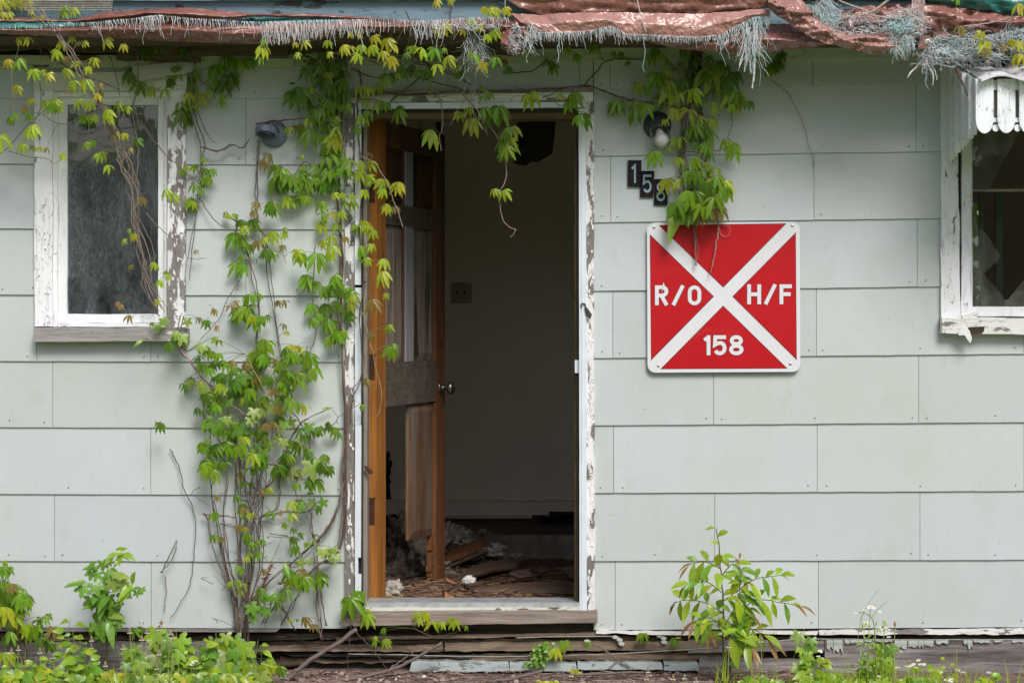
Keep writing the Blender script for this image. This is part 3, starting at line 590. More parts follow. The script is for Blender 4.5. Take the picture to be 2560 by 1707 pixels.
for px, py in ((2385, 1672), (2400, 1680), (2465, 1680), (2488, 1684), (1460, 1600), (1540, 1596), (1545, 1606), (1650, 1592), (1652, 1602), (1530, 1590), (1640, 1586)):
    t = MB(); t.poly([(px, py), (px + 8, py - 3), (px + 17, py + 1), (px + 14, py + 7), (px + 4, py + 6)], -.03, -.024); t.build('paint_chip', M['chip'], H)
# ================================================================ things on the wall
def strokes_mb(m, lines, wid, y, mi, fx, closed=()):
    for li, pts in enumerate(lines):
        cl = li in closed; n = len(pts); L_, R_ = [], []
        for i, (x, z) in enumerate(pts):
            a = pts[(i - 1) % n] if (i or cl) else None; c = pts[(i + 1) % n] if (i < n - 1 or cl) else None
            d1 = (Vector((x, z)) - Vector(a)).normalized() if a is not None else None
            d2 = (Vector(c) - Vector((x, z))).normalized() if c is not None else None
            if d1 is None: d1 = d2
            if d2 is None: d2 = d1
            n1 = Vector((-d1.y, d1.x)); n2 = Vector((-d2.y, d2.x)); mm = (n1 + n2)
            mm = mm.normalized() if mm.length > 1e-6 else n1; k = wid / 2 / max(.35, mm.dot(n1))
            L_.append(fx(x + mm.x * k, z + mm.y * k, y - .0002 * li)); R_.append(fx(x - mm.x * k, z - mm.y * k, y - .0002 * li))
        b0 = [v for v in L_ + R_]; bk = [Vector((v.x, v.y + .0008, v.z)) for v in b0]; fs = []
        e = n if cl else n - 1
        for i in range(e):
            j = (i + 1) % n; fs += [(i, j, n + j, n + i), (2 * n + i, 2 * n + j, j, i), (n + i, n + j, 3 * n + j, 3 * n + i)]
        if not cl: fs += [(0, n, 3 * n, 2 * n), (n - 1, 2 * n - 1, 4 * n - 1, 3 * n - 1)]
        m.add(b0 + bk, fs, mi)
def arc(cx, cy, rx, ry, a0, a1, n=10): return [(cx + rx * math.cos(R(a0 + (a1 - a0) * i / n)), cy + ry * math.sin(R(a0 + (a1 - a0) * i / n))) for i in range(n + 1)]
# glyphs on a 0..w x 0..1 field (centre lines); stroke width .2
SW = .19; h_ = SW / 2
def gl_O(w): r = w / 2 - h_; return [arc(w / 2, 1 - h_ - r, r, r, 180, 0)[:-1] + [(w - h_, 1 - h_ - r)] + arc(w / 2, h_ + r, r, r, 0, -180)], (0,)
def gl_R(w): return [[(h_, 0), (h_, 1)], [(SW, 1 - h_), (w - .30, 1 - h_)] + arc(w - .30, .70, .2, .205, 90, -90, 8) + [(SW, .5 - .005)], [(w * .5, .46), (w - h_ + .01, 0)]], ()
def gl_H(w): return [[(h_, 0), (h_, 1)], [(w - h_, 0), (w - h_, 1)], [(SW, .5), (w - SW, .5)]], ()
def gl_F(w): return [[(h_, 0), (h_, 1)], [(SW, 1 - h_), (w, 1 - h_)], [(SW, .51), (w - .06, .51)]], ()
def gl_S(w): return [[(h_, 0), (w - h_, 1)]], ()
def gl_1(w): return [[(w - h_, 0), (w - h_, 1)], [(w - SW + .02, .87), (0.02, .74)]], ()
def gl_5(w): return [[(w - .03, 1 - h_), (h_ + .02, 1 - h_), (h_ + .0, .52)] + [(w * .35, .60)] + arc(w / 2, .36, w / 2 - h_, .265, 75, -150, 12)], ()
def gl_8(w): r = w / 2 - h_; return [arc(w / 2, .735, r * .88, .175, 90, 450, 18)[:-1], arc(w / 2, .285, r, .19, 90, 450, 18)[:-1]], (0, 1)
GL = {'O': (gl_O, .68), 'R': (gl_R, .68), 'H': (gl_H, .70), 'F': (gl_F, .62), '/': (gl_S, .68), '1': (gl_1, .32), '5': (gl_5, .68), '8': (gl_8, .72)}
sg = (lambda zx, zy: (1560 + zx / 3.408, 500 + zy / 3.408))
SY = -.042
def rrect(x0, y0, x1, y1, r, n=6):
    o = []
    for cx, cy, a in ((x1 - r, y0 + r, 0), (x0 + r, y0 + r, 90), (x0 + r, y1 - r, 180), (x1 - r, y1 - r, 270)):
        o += [(cx + r * math.cos(R(a + 90 * i / n)), cy - r * math.sin(R(a + 90 * i / n))) for i in range(n + 1)]
    return o
q = MB()
def skew(p): x, y = p; return (x + (y - 742) * .004, y - (x - 1809) * .006)
q.poly([skew(p) for p in rrect(1618.5, 556, 2000, 930, 20)], SY, SY + .0025)
sign = q.build('warning_sign', M['signwhite'], label='square red metal sign with a white X reading R/O H/F 158', cat='sign', bevel=.0006)
tri = [[(302, 217), (845, 742), (1378, 202)], [(222, 298), (232, 1360), (762, 822)], [(1462, 282), (927, 822), (1470, 1357)], [(845, 903), (315, 1438), (1388, 1433)]]
for k in range(4):
    pp = [Vector(sg(*p)) for p in tri[k]]; cc = sum(pp, Vector((0, 0))) / 3
    q = MB(); q.poly([tuple(cc + (p - cc) * 1.012) for p in pp], SY - .0006, SY - .0001); sub(q, 'dark_outline', M['signedge'], sign) if False else q.build('triangle_outline', M['signedge'], sign)
    q = MB(); q.poly([tuple(cc + (p - cc) * .985) for p in pp], SY - .0012, SY - .0007); q.build('red_triangle', M['signred'], sign)
def word(txt, x0, x1, ytop, ybot, name, tilt=0):
    Hh = ybot - ytop; tot = sum(GL[c_][1] for c_ in txt); spc = ((x1 - x0) / Hh - tot) / (len(txt) - 1); cx = 0
    for rep, (wd, mat, yo) in enumerate(((SW + .055, M['signedge'], -.0016), (SW, M['signwhite'], -.0034))):
        q = MB(); cx = 0
        for c_ in txt:
            g, wdt = GL[c_]; ls, cl = g(wdt)
            strokes_mb(q, ls, wd, SY + yo, 0, (lambda X, Z, Y, cx=cx: P(*sg(x0 + (cx + X) * Hh, ybot - Z * Hh), Y)), cl); cx += wdt + spc
        q.build(name + ('_outline' if rep == 0 else ''), mat, sign)
word('R/O', 264, 658, 728, 896, 'lettering'); word('H/F', 1050, 1430, 719, 888, 'lettering'); word('158', 682, 1018, 1152, 1322, 'lettering')
for px, py in ((1635, 568), (1981, 564), (1646, 914), (1976, 909)):
    q = MB(); q.lathe(P(px, py, SY), (0, -1, 0), [(-.001, .0065), (.0025, .006), (.0038, .0045), (.004, .001)], 14); q.build('screw', M['screw'], sign, smooth=True)
# house numbers
def plaque(ch, pts, box, lab):
    q = MB(); q.poly(pts, -.0335, -.0285); o = q.build('number_plaque', M['plaque'], label=lab, cat='house number', group='black number plaques stepping down beside the lamp', bevel=.0008)
    q = MB(); g, wdt = GL[ch]; ls, cl = g(wdt); x0, y0, x1, y1 = box
    strokes_mb(q, ls, .125, -.0345, 0, (lambda X, Z, Y: P(x0 + X / wdt * (x1 - x0), y1 - Z * (y1 - y0), Y)), cl); q.build('numeral', M['numeral'], o)
plaque('1', [(1570.5, 401), (1603.5, 401.5), (1602, 466.5), (1569.5, 466)], (1579, 410, 1591, 458), 'black plaque with the numeral 1, topmost of the three')
plaque('5', [(1602.5, 428), (1635.5, 428), (1632.5, 493), (1600.5, 493)], (1606, 435, 1630, 484), 'black plaque with the numeral 5, between the 1 and the 8')
plaque('8', [(1636, 448.5), (1668.5, 448), (1668.5, 513), (1635.5, 512.5)], (1640, 455, 1664, 505), 'black plaque with the numeral 8, lowest of the three')
# wall lamps
q = MB(); c0 = P(684, 335, -.026); q.lathe(c0, (0, -1, 0), [(0, .058), (.006, .058), (.012, .054), (.02, .044), (.024, .03)], 32)
lamp = q.build('wall_lamp', M['lampmetal'], smooth=True, label='blue grey enamel wall lamp without a bulb, left of the door', cat='wall lamp', loc=c0)
q = MB(); ax = Vector((-.10, -.35, -1)).normalized(); top = P(668, 318, -.085)
q.lathe(top, ax, [(-.002, .012), (.0, .034), (.006, .046), (.012, .0475), (.034, .047), (.036, .0475), (.0365, .042), (.014, .040), (.012, .01)], 12); q.build('shade_collar', M['lampmetal'], lamp)
q = MB(); q.tube([P(684, 330, -.035), P(676, 322, -.06), top - ax * -.004], .028, .026, 10); q.build('lamp_arm', M['lampmetal'], lamp, smooth=True)
q = MB(); 
for px, py in ((696, 339.5), (707, 334)): q.lathe(P(px, py, -.047), (0, -1, 0), [(-.004, .003), (.003, .003)], 8)
q.build('screw', M['lampdark'], lamp)
q = MB(); q.tube([P(684, 328, -.05), P(694, 324, -.052), P(698, 331, -.05)], .007, .005, 7); q.build('rust_patch', M['rust'], lamp)
q = MB(); c0 = P(1643, 314, -.026); q.lathe(c0, (0, -1, 0), [(0, .058), (.006, .058), (.012, .053), (.02, .043), (.024, .03)], 32)
lamp2 = q.build('wall_lamp', M['lampdark'], smooth=True, label='dark wall lamp with ribbed glass jar and white bulb, half hidden by vine leaves', cat='wall lamp', loc=c0)
top = P(1642, 305, -.07); ax = Vector((.22, -.45, -1)).normalized()
q = MB(); q.lathe(top, ax, [(-.012, .012), (0, .033), (.03, .037), (.038, .037)], 16); q.tube([P(1644, 312, -.04), top], .03, .03, 10); q.build('lamp_arm', M['lampdark'], lamp2, smooth=True)
q = MB(); pr = []
for i in range(26):
    h = .032 + i * .0039; pr.append((h, .038 + .0008 * math.sin(i * 1.6) - (0.00004 * i * i if i > 18 else 0) - (.0022 * (i - 22) if i > 22 else 0)))
q.lathe(top, ax, pr, 24); q.build('glass_jar', M['jar'], lamp2, smooth=True, solid=.002)
q = MB(); q.lathe(top, ax, [(.04, .012), (.055, .014), (.07, .024), (.085, .029), (.1, .027), (.112, .016), (.116, .004)], 20); q.build('light_bulb', M['bulb'], lamp2, smooth=True)
# awning over the right window
AW = thing('window_awning', P(2600, 180, 0), 'scalloped white wooden awning with slatted front over the right window', 'awning')
ax0 = P(2374, 0, 0).x; ax1 = 3.3
def zr(y): return 2.55 + y * .235      # roof underside height over depth
q = MB(); nu = 90
G1 = []
for j in range(9):
    y = .0 - .66 * j / 8; row = []
    for i in range(nu + 1):
        x = ax0 - .0 + (ax1 - ax0) * i / nu; a = .022 * abs(math.sin((x - ax0) * 19)) + .004 * nz(x * 14, y * 9)
        yy_ = y - (.022 * nz(x * 17, 3) + .02 * math.sin(x * 19) if j == 8 else 0); row.append((x, yy_, zr(y) + .012 + a))
    G1.append(row)
q.grid(G1); q.build('awning_roof', M['awnroof'] if 'awnroof' in M else M['casing'], AW, solid=.006)
yf = -.60
def slat(m, x0, x1, ztop, zbot, y, th=.012, d=Vector((1, 0, 0)), point=.05):
    # d = direction of width; local 0..w
    w_ = x1 - x0; o = []
    prof = [(0, ztop), (0, zbot + point), (.06, zbot + point * .55), (.2, zbot + point * .22), (.36, zbot + point * .05), (.5, zbot), (.64, zbot + point * .05), (.8, zbot + point * .22), (.94, zbot + point * .55), (1, zbot + point), (1, ztop)]
    return [(x0 + w_ * a, z) for a, z in prof]
px = 2440.5; k = 0
while True:
    xa = P(px, 0, yf).x; xb = P(px + 42.5, 0, yf).x
    if xa > ax1 - .08: break
    q = MB(); pf = slat(q, xa, xb, zr(yf) + .01, P(0, 333 - .8 * (k % 2), yf).z, yf); q.prism([Vector((a, yf, z)) for a, z in pf], Vector((0, .012, 0))); q.build('slat', M['awn'] if 'awn' in M else M['sash'], AW, bevel=.0015)
    px += 54.5; k += 1
q = MB(); q.box(P(2444, 0, yf).x, yf + .014, P(0, 305, yf).z, ax1 - .08, yf + .03, P(0, 294, yf).z)
q.box(P(2444, 0, yf).x, yf + .014, zr(yf) - .03, ax1 - .08, yf + .03, zr(yf) + .008)
for i in range(9): q.lathe(P(2490 + 54.5 * i, 320, yf + .013), (0, 1, 0), [(0, .014), (.014, .014)], 16)
q.build('cross_rail', M['awn'] if 'awn' in M else M['sash'], AW)
q = MB()
for i in range(9): q.box(P(2478 + 54.5 * i, 0, yf).x, yf + .032, P(0, 296, yf).z, P(2504 + 54.5 * i, 0, yf).x, yf + .04, zr(yf) - .03)
q.build('backing_board', M['jamb'], AW)
ns = 9; 
for i in range(ns):
    y0 = -.015 - .585 * i / ns; y1 = y0 - .585 / ns + .002; q = MB()
    tb0 = P(0, 412, 0).z + (P(0, 333, yf).z - P(0, 412, 0).z) * ((i + .5) / ns)
    w_ = (y0 - y1) * .86; prof = [(0, None), (0, .036), (.2, .016), (.5, 0), (.8, .016), (1, .036), (1, None)]
    pts = []
    for a, zz in prof:
        yy_ = y0 - w_ * a; pts.append(Vector((ax0, yy_, zr(yy_) + .008 if zz is None else tb0 + zz)))
    q.prism(pts, Vector((-.010 - .014 * (i % 2), 0, 0))); q.build('slat', M['awn'] if 'awn' in M else M['sash'], AW)
# ================================================================ tarps on the eave
def resample(pl, n):
    pl = [tuple(p) for p in pl]; x0, x1 = pl[0][0], pl[-1][0]; o = []
    L_ = [0]
    for a, c in zip(pl, pl[1:]): L_.append(L_[-1] + math.hypot(c[0] - a[0], c[1] - a[1]))
    for i in range(n + 1):
        t = L_[-1] * i / n; j = 0
        while j < len(pl) - 2 and L_[j + 1] < t: j += 1
        k = (t - L_[j]) / max(1e-6, L_[j + 1] - L_[j]); a, c = pl[j], pl[j + 1]
        k2 = k * k * (3 - 2 * k) * .5 + k * .5
        o.append((a[0] + (c[0] - a[0]) * k, a[1] + (c[1] - a[1]) * k2, a[2] + (c[2] - a[2]) * k))
    return o
def sheet(m, rows, nu=160, nv=8, wr=.012, fx=.03, fz=.02, seed=0, mi=0, bulge=0., edge=0.):
    # rows: px polylines (x, y, depth) from the top edge to the bottom edge; wrinkles and a bulge are added in depth
    rr = [resample(r, nu) for r in rows]; G_ = []
    m_ = len(rr) - 1
    for j in range(nv * m_ + 1):
        t = j / nv; a = min(int(t), m_ - 1); k = t - a; row = []; v = j / (nv * m_)
        for i in range(nu + 1):
            A, B = rr[a][i], rr[a + 1][i]; px = A[0] + (B[0] - A[0]) * k; py = A[1] + (B[1] - A[1]) * k; y = A[2] + (B[2] - A[2]) * k
            w_ = wr * (nz(px * fx, py * fz * 4, seed) + .6 * abs(nz(px * fx * 2.2 + py * .06, py * .08, seed + 5)) + .25 * abs(nz(px * fx * 4 - py * .12, py * .1, seed + 7)) + .3 * nz(px * .2, py * .2, seed + 8))
            y -= bulge * math.sin(math.pi * v) + w_; py += 1.6 * nz(px * .05, v * 3, seed + 3) + edge * (nz(px * .3, seed) if v in (0., 1.) else 0)
            row.append(P(px, py, y))
        G_.append(row)
    m.grid(G_, mi)
THC = [(.80, .80, .83), (.85, .84, .84), (.66, .74, .78), (.42, .58, .64), (.78, .68, .64), (.30, .38, .42), (.85, .85, .88)]
def fringe(m, line, dens, lmin, lmax, x0=None, x1=None, spread=.3, wd=.0013, curl=.3, longp=.12, cols=THC, dy=.006):
    L_ = sum(math.hypot(c[0] - a[0], c[1] - a[1]) for a, c in zip(line, line[1:])); n = int(L_ * dens); rs = resample(line, max(2, n))
    for px, py, y in rs:
        if x0 is not None and not x0 <= px <= x1: continue
        l = rnd.uniform(lmin, lmax) * (rnd.uniform(1.3, 2.2) if rnd.random() < longp else 1); n_ = 5; pts = []; dx = rnd.gauss(0, spread); x_ = px + rnd.uniform(-1.5, 1.5); yy_ = y - rnd.random() * dy
        ph = rnd.random() * 9
        for i in range(n_ + 1):
            t = i / n_; pts.append(P(x_ + l * t * dx * (1 - .5 * t) + curl * l * .12 * math.sin(ph + t * 6), py - 2 + l * t, yy_ - .004 * math.sin(t * 4 + ph)))
        m.tube(pts, rnd.uniform(.7, 1.4) * wd, wd * .4, 3, 0, rnd.choice(cols))
def tangle(m, n, cx, cy, rx, ry, y, ln=30, cols=THC, wd=.0009, drop=0., ang=None):
    for _ in range(n):
        a = rnd.random() * 6.28; r = math.sqrt(rnd.random()); px = cx + rx * r * math.cos(a); py = cy + ry * r * math.sin(a); d = (rnd.random() * 6.28) if ang is None else rnd.gauss(ang, .35)
        yy_ = y - rnd.random() * .03; pts = []; l = ln * rnd.uniform(.4, 1.3)
        for i in range(7):
            pts.append(P(px, py, yy_)); d += rnd.gauss(0, .55); px += math.cos(d) * l / 6; py += math.sin(d) * l / 6 + drop * l / 6; yy_ += rnd.gauss(0, .003)
        m.tube(pts, wd * rnd.uniform(.6, 1.3), wd * .5, 3, 0, rnd.choice(cols))
LB = [(.46, .72, .74), (.36, .66, .70), (.6, .76, .78)]
# left: rolled tarp
q = MB()
tp = [(-90, 66, -.44), (92, 66, -.45), (214, 60, -.45), (306, 52, -.45), (398, 41, -.45), (490, 50, -.45), (640, 58, -.45), (854, 52, -.45), (946, 52, -.45), (1070, 54, -.45), (1206, 46, -.44), (1290, 48, -.44)]
bt = [(-90, 80, -.43), (92, 90, -.43), (196, 93, -.43), (306, 97, -.43), (398, 103, -.43), (520, 108, -.43), (640, 110, -.43), (700, 110, -.43), (800, 97, -.43), (850, 86, -.43), (950, 81, -.43), (1040, 80, -.43), (1100, 78, -.43), (1290, 84, -.43)]
sheet(q, [tp, [(a[0] * .5 + c[0] * .5, a[1] * .5 + c[1] * .5, -.50) for a, c in zip(resample(tp, 11), resample(bt, 11))], bt, [(a[0], a[1] - 10, -.36) for a in bt]], 240, 6, .022, .012, .03, 3, bulge=.012)
t1 = q.build('tarp', M['tarp'], smooth=True, label='long rolled brown tarp with pale frayed fringe along the left eave', cat='tarp', group='tarps draped over the eave', loc=P(500, 110, -.44))
q = MB()
fl = [(a, c - 1, d - .075) for a, c, d in tp]
fringe(q, fl, .32, 6, 14, -90, 230, .3, .0011, .5, .05, LB + THC); fringe(q, fl, .35, 10, 26, 226, 650, .25, .0013, .5, .15); fringe(q, fl, .62, 38, 62, 655, 780, .1, .0014, .4, .0); fringe(q, fl, .5, 28, 50, 780, 925, .16, .0014, .5, .05)
fringe(q, fl, .16, 18, 36, 925, 1030, .15, .0014, .3, .1); fringe(q, fl, .5, 28, 50, 1030, 1110, .2, .0015, .6, .1); fringe(q, fl, .3, 14, 36, 1110, 1270, .35, .0013, .9, .1)
fringe(q, fl, .5, 25, 42, 350, 400, .2, .0014, .6, .2)
tangle(q, 110, 1182, 105, 24, 40, -.45, 45, THC + [(.2, .25, .27)] * 3, .001, .5, 1.3); tangle(q, 14, 1180, 200, 34, 26, -.3, 60, [(.4, .4, .4)], .0006, 1., 2.0)
tangle(q, 60, 1150, 66, 90, 10, -.52, 40, THC, .001, 0., 0.1)
q.build('fringe', M['thread'], t1)
q = MB(); sheet(q, [[(180, 50, -.46), (275, 30, -.47), (367, 24, -.47), (459, 20, -.47), (551, 27, -.47), (640, 35, -.47), (793, 36, -.46), (990, 48, -.45)], [(180, 54, -.47), (275, 44, -.52), (383, 32, -.53), (490, 38, -.53), (566, 42, -.52), (640, 38, -.49), (793, 41, -.47), (990, 50, -.46)], [(180, 57, -.46), (275, 57, -.46), (383, 40, -.47), (490, 49, -.47), (566, 49, -.47), (640, 43, -.46), (793, 47, -.455), (990, 52, -.45)]], 120, 5, .014, .014, .03, 9)
q.build('folded_edge', M['tarp'], t1, smooth=True)
q = MB(); sheet(q, [[(-90, 40, -.45), (0, 44, -.45), (100, 46, -.45), (220, 52, -.44)], [(-90, 66, -.46), (0, 58, -.46), (100, 58, -.46), (220, 58, -.45)]], 40, 4, .01, .03, .03, 11, bulge=.02); q.build('folded_edge', M['tarp'], t1, smooth=True)
q = MB(); sheet(q, [[(-90, 58, -.47), (60, 57, -.47), (200, 56, -.47), (300, 52, -.46)], [(-90, 74, -.48), (60, 70, -.49), (200, 66, -.48), (300, 56, -.47)]], 40, 4, .01, .03, .03, 12)
q.build('teal_underside', M['teal'], t1, smooth=True); q = MB()
sheet(q, [[(566, 42, -.452), (640, 42, -.452), (760, 46, -.452), (980, 50, -.452)], [(566, 56, -.46), (640, 60, -.47), (760, 57, -.47), (980, 55, -.46)]], 40, 4, .006, .03, .03, 13)
q.build('teal_underside', M['teal'], t1, smooth=True)
# middle: faded brown tarp
q = MB()
fold = [(1262, -2, -.50), (1300, 20, -.52), (1355, 37, -.50), (1400, 31, -.53), (1527, 29, -.53), (1647, 31, -.53), (1739, 33, -.52), (1830, 29, -.52), (1892, 21, -.51), (1925, 20, -.51)]
fold2 = [(1276, 34, -.515), (1310, 36, -.53), (1356, 38, -.515), (1400, 33, -.545), (1527, 31, -.545), (1647, 33, -.545), (1739, 35, -.54), (1830, 30, -.535), (1892, 23, -.53), (1925, 26, -.53)]
fr = [(1326, 77, -.54), (1341, 83, -.55), (1412, 83, -.56), (1469, 80, -.56), (1527, 68, -.56), (1541, 73, -.56), (1565, 87, -.56), (1622, 89, -.56), (1739, 95, -.56), (1800, 90, -.56), (1846, 64, -.55), (1892, 44, -.54), (1925, 44, -.53)]
def radial(m, cx):      # gathers pulling into a tie point
    pass
sheet(q, [[(1262, -30, -.47), (1500, -34, -.47), (1925, -34, -.47)], [(1262, -14, -.52), (1500, -10, -.55), (1925, -8, -.54)], fold], 150, 6, .022, .012, .02, 21)
t2 = q.build('tarp', M['tarp'], smooth=True, label='faded brown tarp flap with white frayed edge above the doorway', cat='tarp', group='tarps draped over the eave', loc=P(1600, 90, -.5))
q = MB(); rows = [fold2, [((a[0] + c[0]) / 2, (a[1] + c[1]) / 2, (a[2] + c[2]) / 2 - .02) for a, c in zip(resample(fold2, 24), resample(fr, 24))], fr]
sheet(q, rows, 220, 8, .012, .02, .008, 25); q.build('hanging_flap', M['tarplight'], t2, smooth=True)
q = MB(); sheet(q, [[(1284, 46, -.53), (1300, 50, -.54), (1322, 60, -.54)], [(1300, 95, -.54), (1312, 100, -.54), (1326, 92, -.54)]], 14, 10, .02, .05, .03, 31)
sheet(q, [[(1258, 74, -.47), (1275, 62, -.48), (1292, 78, -.48)], [(1252, 110, -.48), (1275, 110, -.50), (1305, 112, -.48)], [(1252, 122, -.47), (1280, 142, -.48), (1315, 128, -.47)]], 20, 7, .03, .04, .02, 33, bulge=.03)
q.build('torn_corner', M['tarp'], t2, smooth=True)
q = MB(); frl = [(a, c, d - .012) for a, c, d in fr]
fringe(q, frl, .7, 8, 26, 1326, 1500, .12, .0013, .3, .18); fringe(q, frl, .9, 10, 24, 1500, 1560, .3, .0012, .5, .3); fringe(q, frl, .9, 8, 18, 1560, 1790, .3, .0011, .4, .08); fringe(q, frl, .8, 14, 38, 1790, 1925, .2, .0012, .7, .3, THC + LB)
tangle(q, 90, 1285, 92, 16, 34, -.55, 22, THC + [(.15, .3, .3)] * 2, .0011, 0, .9); tangle(q, 40, 1326, 80, 12, 30, -.56, 30, THC, .0012, .6, 1.5)
for x, y0, y1, dx in ((1612, 96, 180, -2), (1866, 60, 185, 12), (1880, 80, 180, -20), (1886, 70, 205, -2), (1875, 70, 170, -28), (1893, 60, 222, -12), (1858, 70, 150, 8), (1352, 82, 138, 6), (1395, 84, 156, 2), (1320, 90, 136, -14)):
    for k in range(3 if x > 1800 else 1):
        pts = [P(x + dx * t / 6 + rnd.gauss(0, 1.6), y0 + (y1 - y0) * t / 6, -.57) for t in range(7)]; q.tube(smoothline(pts, 2), .0016, .0009, 4, 0, rnd.choice(THC))
tangle(q, 60, 1885, 80, 24, 40, -.56, 44, THC + LB, .0012, .9, 1.6)
q.tube(smoothline([P(1593, 0, -.58), P(1600, 30, -.585), (P(1608, 58, -.585)), P(1616, 80, -.585)], 4), .0022, .0018, 5, 0, (.6, .58, .56))
q.build('fringe', M['thread'], t2)
q = MB(); sheet(q, [[(1560, 84, -.47), (1700, 90, -.47), (1960, 60, -.47), (2120, 88, -.46)], [(1580, 94, -.50), (1700, 106, -.53), (1960, 100, -.54), (2100, 98, -.49)], [(1600, 98, -.48), (1647, 112, -.49), (1708, 125, -.5), (1830, 133, -.5), (1956, 127, -.49), (2033, 119, -.48), (2110, 108, -.47)]], 120, 6, .02, .012, .02, 41)
q.build('lower_roll', M['tarp'], t2, smooth=True)
# right: twisted tarp
q = MB(); up = [(1920, -12, -.52), (1990, -10, -.53), (2040, 34, -.54), (2090, 74, -.55), (2125, 84, -.55), (2205, 82, -.54), (2232, 92, -.53), (2262, 100, -.52)]; lo = [(1922, 24, -.54), (1950, 45, -.55), (1985, 66, -.56), (2033, 97, -.57), (2071, 111, -.57), (2129, 124, -.55), (2175, 136, -.54), (2215, 137, -.53), (2262, 114, -.52)]
sheet(q, [up, [((a[0] + c[0]) / 2, (a[1] + c[1]) / 2, -.60) for a, c in zip(resample(up, 14), resample(lo, 14))], lo], 130, 8, .04, .022, .02, 51)
t3 = q.build('tarp', M['tarplight'], smooth=True, label='twisted brown tarp with matted thread tangles on the right eave', cat='tarp', group='tarps draped over the eave', loc=P(2200, 110, -.5))
q = MB(); sheet(q, [[(2095, 25, -.47), (2200, 12, -.48), (2300, 12, -.48), (2350, 10, -.48), (2440, 27, -.48), (2540, 40, -.48), (2700, 50, -.47)], [(2100, 52, -.50), (2200, 50, -.52), (2330, 44, -.53), (2440, 56, -.53), (2540, 56, -.51), (2700, 60, -.48)], [(2110, 96, -.47), (2200, 86, -.48), (2330, 96, -.48), (2440, 84, -.48), (2500, 82, -.48), (2570, 62, -.48), (2700, 70, -.47)]], 120, 6, .045, .02, .02, 61)
q.build('folded_sheet', M['tarp'], t3, smooth=True)
q = MB(); q.poly([(2294, 124), (2300, 96), (2308, 88), (2324, 90), (2334, 104), (2337, 112), (2320, 120)], -.545, -.542); q.build('grommet_tab', M['tarp'], t3)
q = MB(); q.lathe(P(2319, 106, -.545), (0, -1, 0), [(0, .013), (.002, .0125), (.003, .009), (.0025, .006)], 18); q.build('grommet', M['screw'], t3, smooth=True)
q = MB(); q.lathe(P(2320, 106.5, -.5483), (0, -1, 0), [(0, .006), (.0006, .0055)], 12); q.build('grommet_hole', M['dark'], t3)
q = MB()
T3 = THC + LB
tangle(q, 330, 2130, 60, 90, 30, -.56, 26, THC + [(.3, .28, .26)], .001, 0, .3); tangle(q, 150, 2060, 18, 22, 30, -.56, 34, T3, .001, .3, 1.4)
fringe(q, [(2020, 14, -.57), (2060, 24, -.57), (2085, 60, -.57)], .9, 14, 26, None, None, .3, .0011, .6, .1, THC)
tangle(q, 300, 2255, 62, 60, 40, -.57, 24, T3, .001, 0, 0.); tangle(q, 150, 2252, 100, 34, 18, -.57, 24, T3, .0011, .6, 1.5); tangle(q, 70, 2250, 66, 30, 16, -.585, 24, LB, .0016, 0, -.6)
for x0, x1 in ((2268, 2282), (2290, 2296)):
    for _ in range(26): q.tube(smoothline([P(x0 + rnd.gauss(10, 6), 84, -.58), P(x0 + rnd.gauss(14, 5), 40, -.58), P(x1 + rnd.gauss(10, 5), -6, -.57)], 3), .0012, .0008, 3, 0, rnd.choice([(.6, .42, .38), (.66, .6, .58), (.5, .25, .2)]))
tangle(q, 320, 2400, 108, 90, 22, -.56, 36, T3 + [(.3, .28, .26)] * 2, .001, 0, .1); tangle(q, 260, 2420, 142, 95, 18, -.57, 34, THC + [(.22, .2, .2)] * 3 + LB, .001, 0, 0.05)
fringe(q, [(2380, 100, -.58), (2440, 96, -.58), (2500, 84, -.58), (2580, 70, -.58)], .5, 12, 30, None, None, .2, .0014, .5, .1, T3)
tangle(q, 200, 2540, 100, 60, 30, -.57, 36, T3 + [(.1, .1, .1)] * 2, .0012, 0, .3)
tangle(q, 190, 2316, 150, 22, 24, -.56, 26, THC + [(.16, .18, .2)] * 3, .0011, 0)
tangle(q, 110, 2360, 125, 40, 8, -.57, 34, T3, .0014, 0, -.15)
for pp in ([(2304, 155), (2290, 168), (2275, 184), (2269, 194)], [(2316, 168), (2316, 195), (2314, 208), (2320, 224)], [(2330, 165), (2336, 178), (2343, 195), (2341, 200)], [(2330, 150), (2350, 162), (2375, 168), (2390, 168)], [(2326, 172), (2332, 190), (2333, 212)], [(2214, 92), (2217, 118), (2222, 134)], [(2226, 92), (2232, 118), (2241, 138)], [(2252, 100), (2258, 118), (2262, 126)], [(2368, 130), (2378, 148), (2386, 166)], [(2354, 158), (2352, 172), (2348, 176)]):
    for k in range(2): q.tube(smoothline([P(x + rnd.gauss(0, 1), y + rnd.gauss(0, 1), -.575) for x, y in pp], 3), .0026, .0014, 4, 0, rnd.choice(THC))
q.build('thread_tangle', M['thread'], t3, kind='stuff')
q = MB(); sheet(q, [[(2300, -30, -.46), (2560, -30, -.46), (2720, -30, -.46)], [(2320, 6, -.47), (2440, 24, -.48), (2560, 40, -.48), (2720, 50, -.47)]], 60, 10, .02, .004, .06, 71, bulge=.04)
q.build('tarp', M['teal'], smooth=True, label='small patch of teal tarp at the top right corner', cat='tarp', group='tarps draped over the eave')
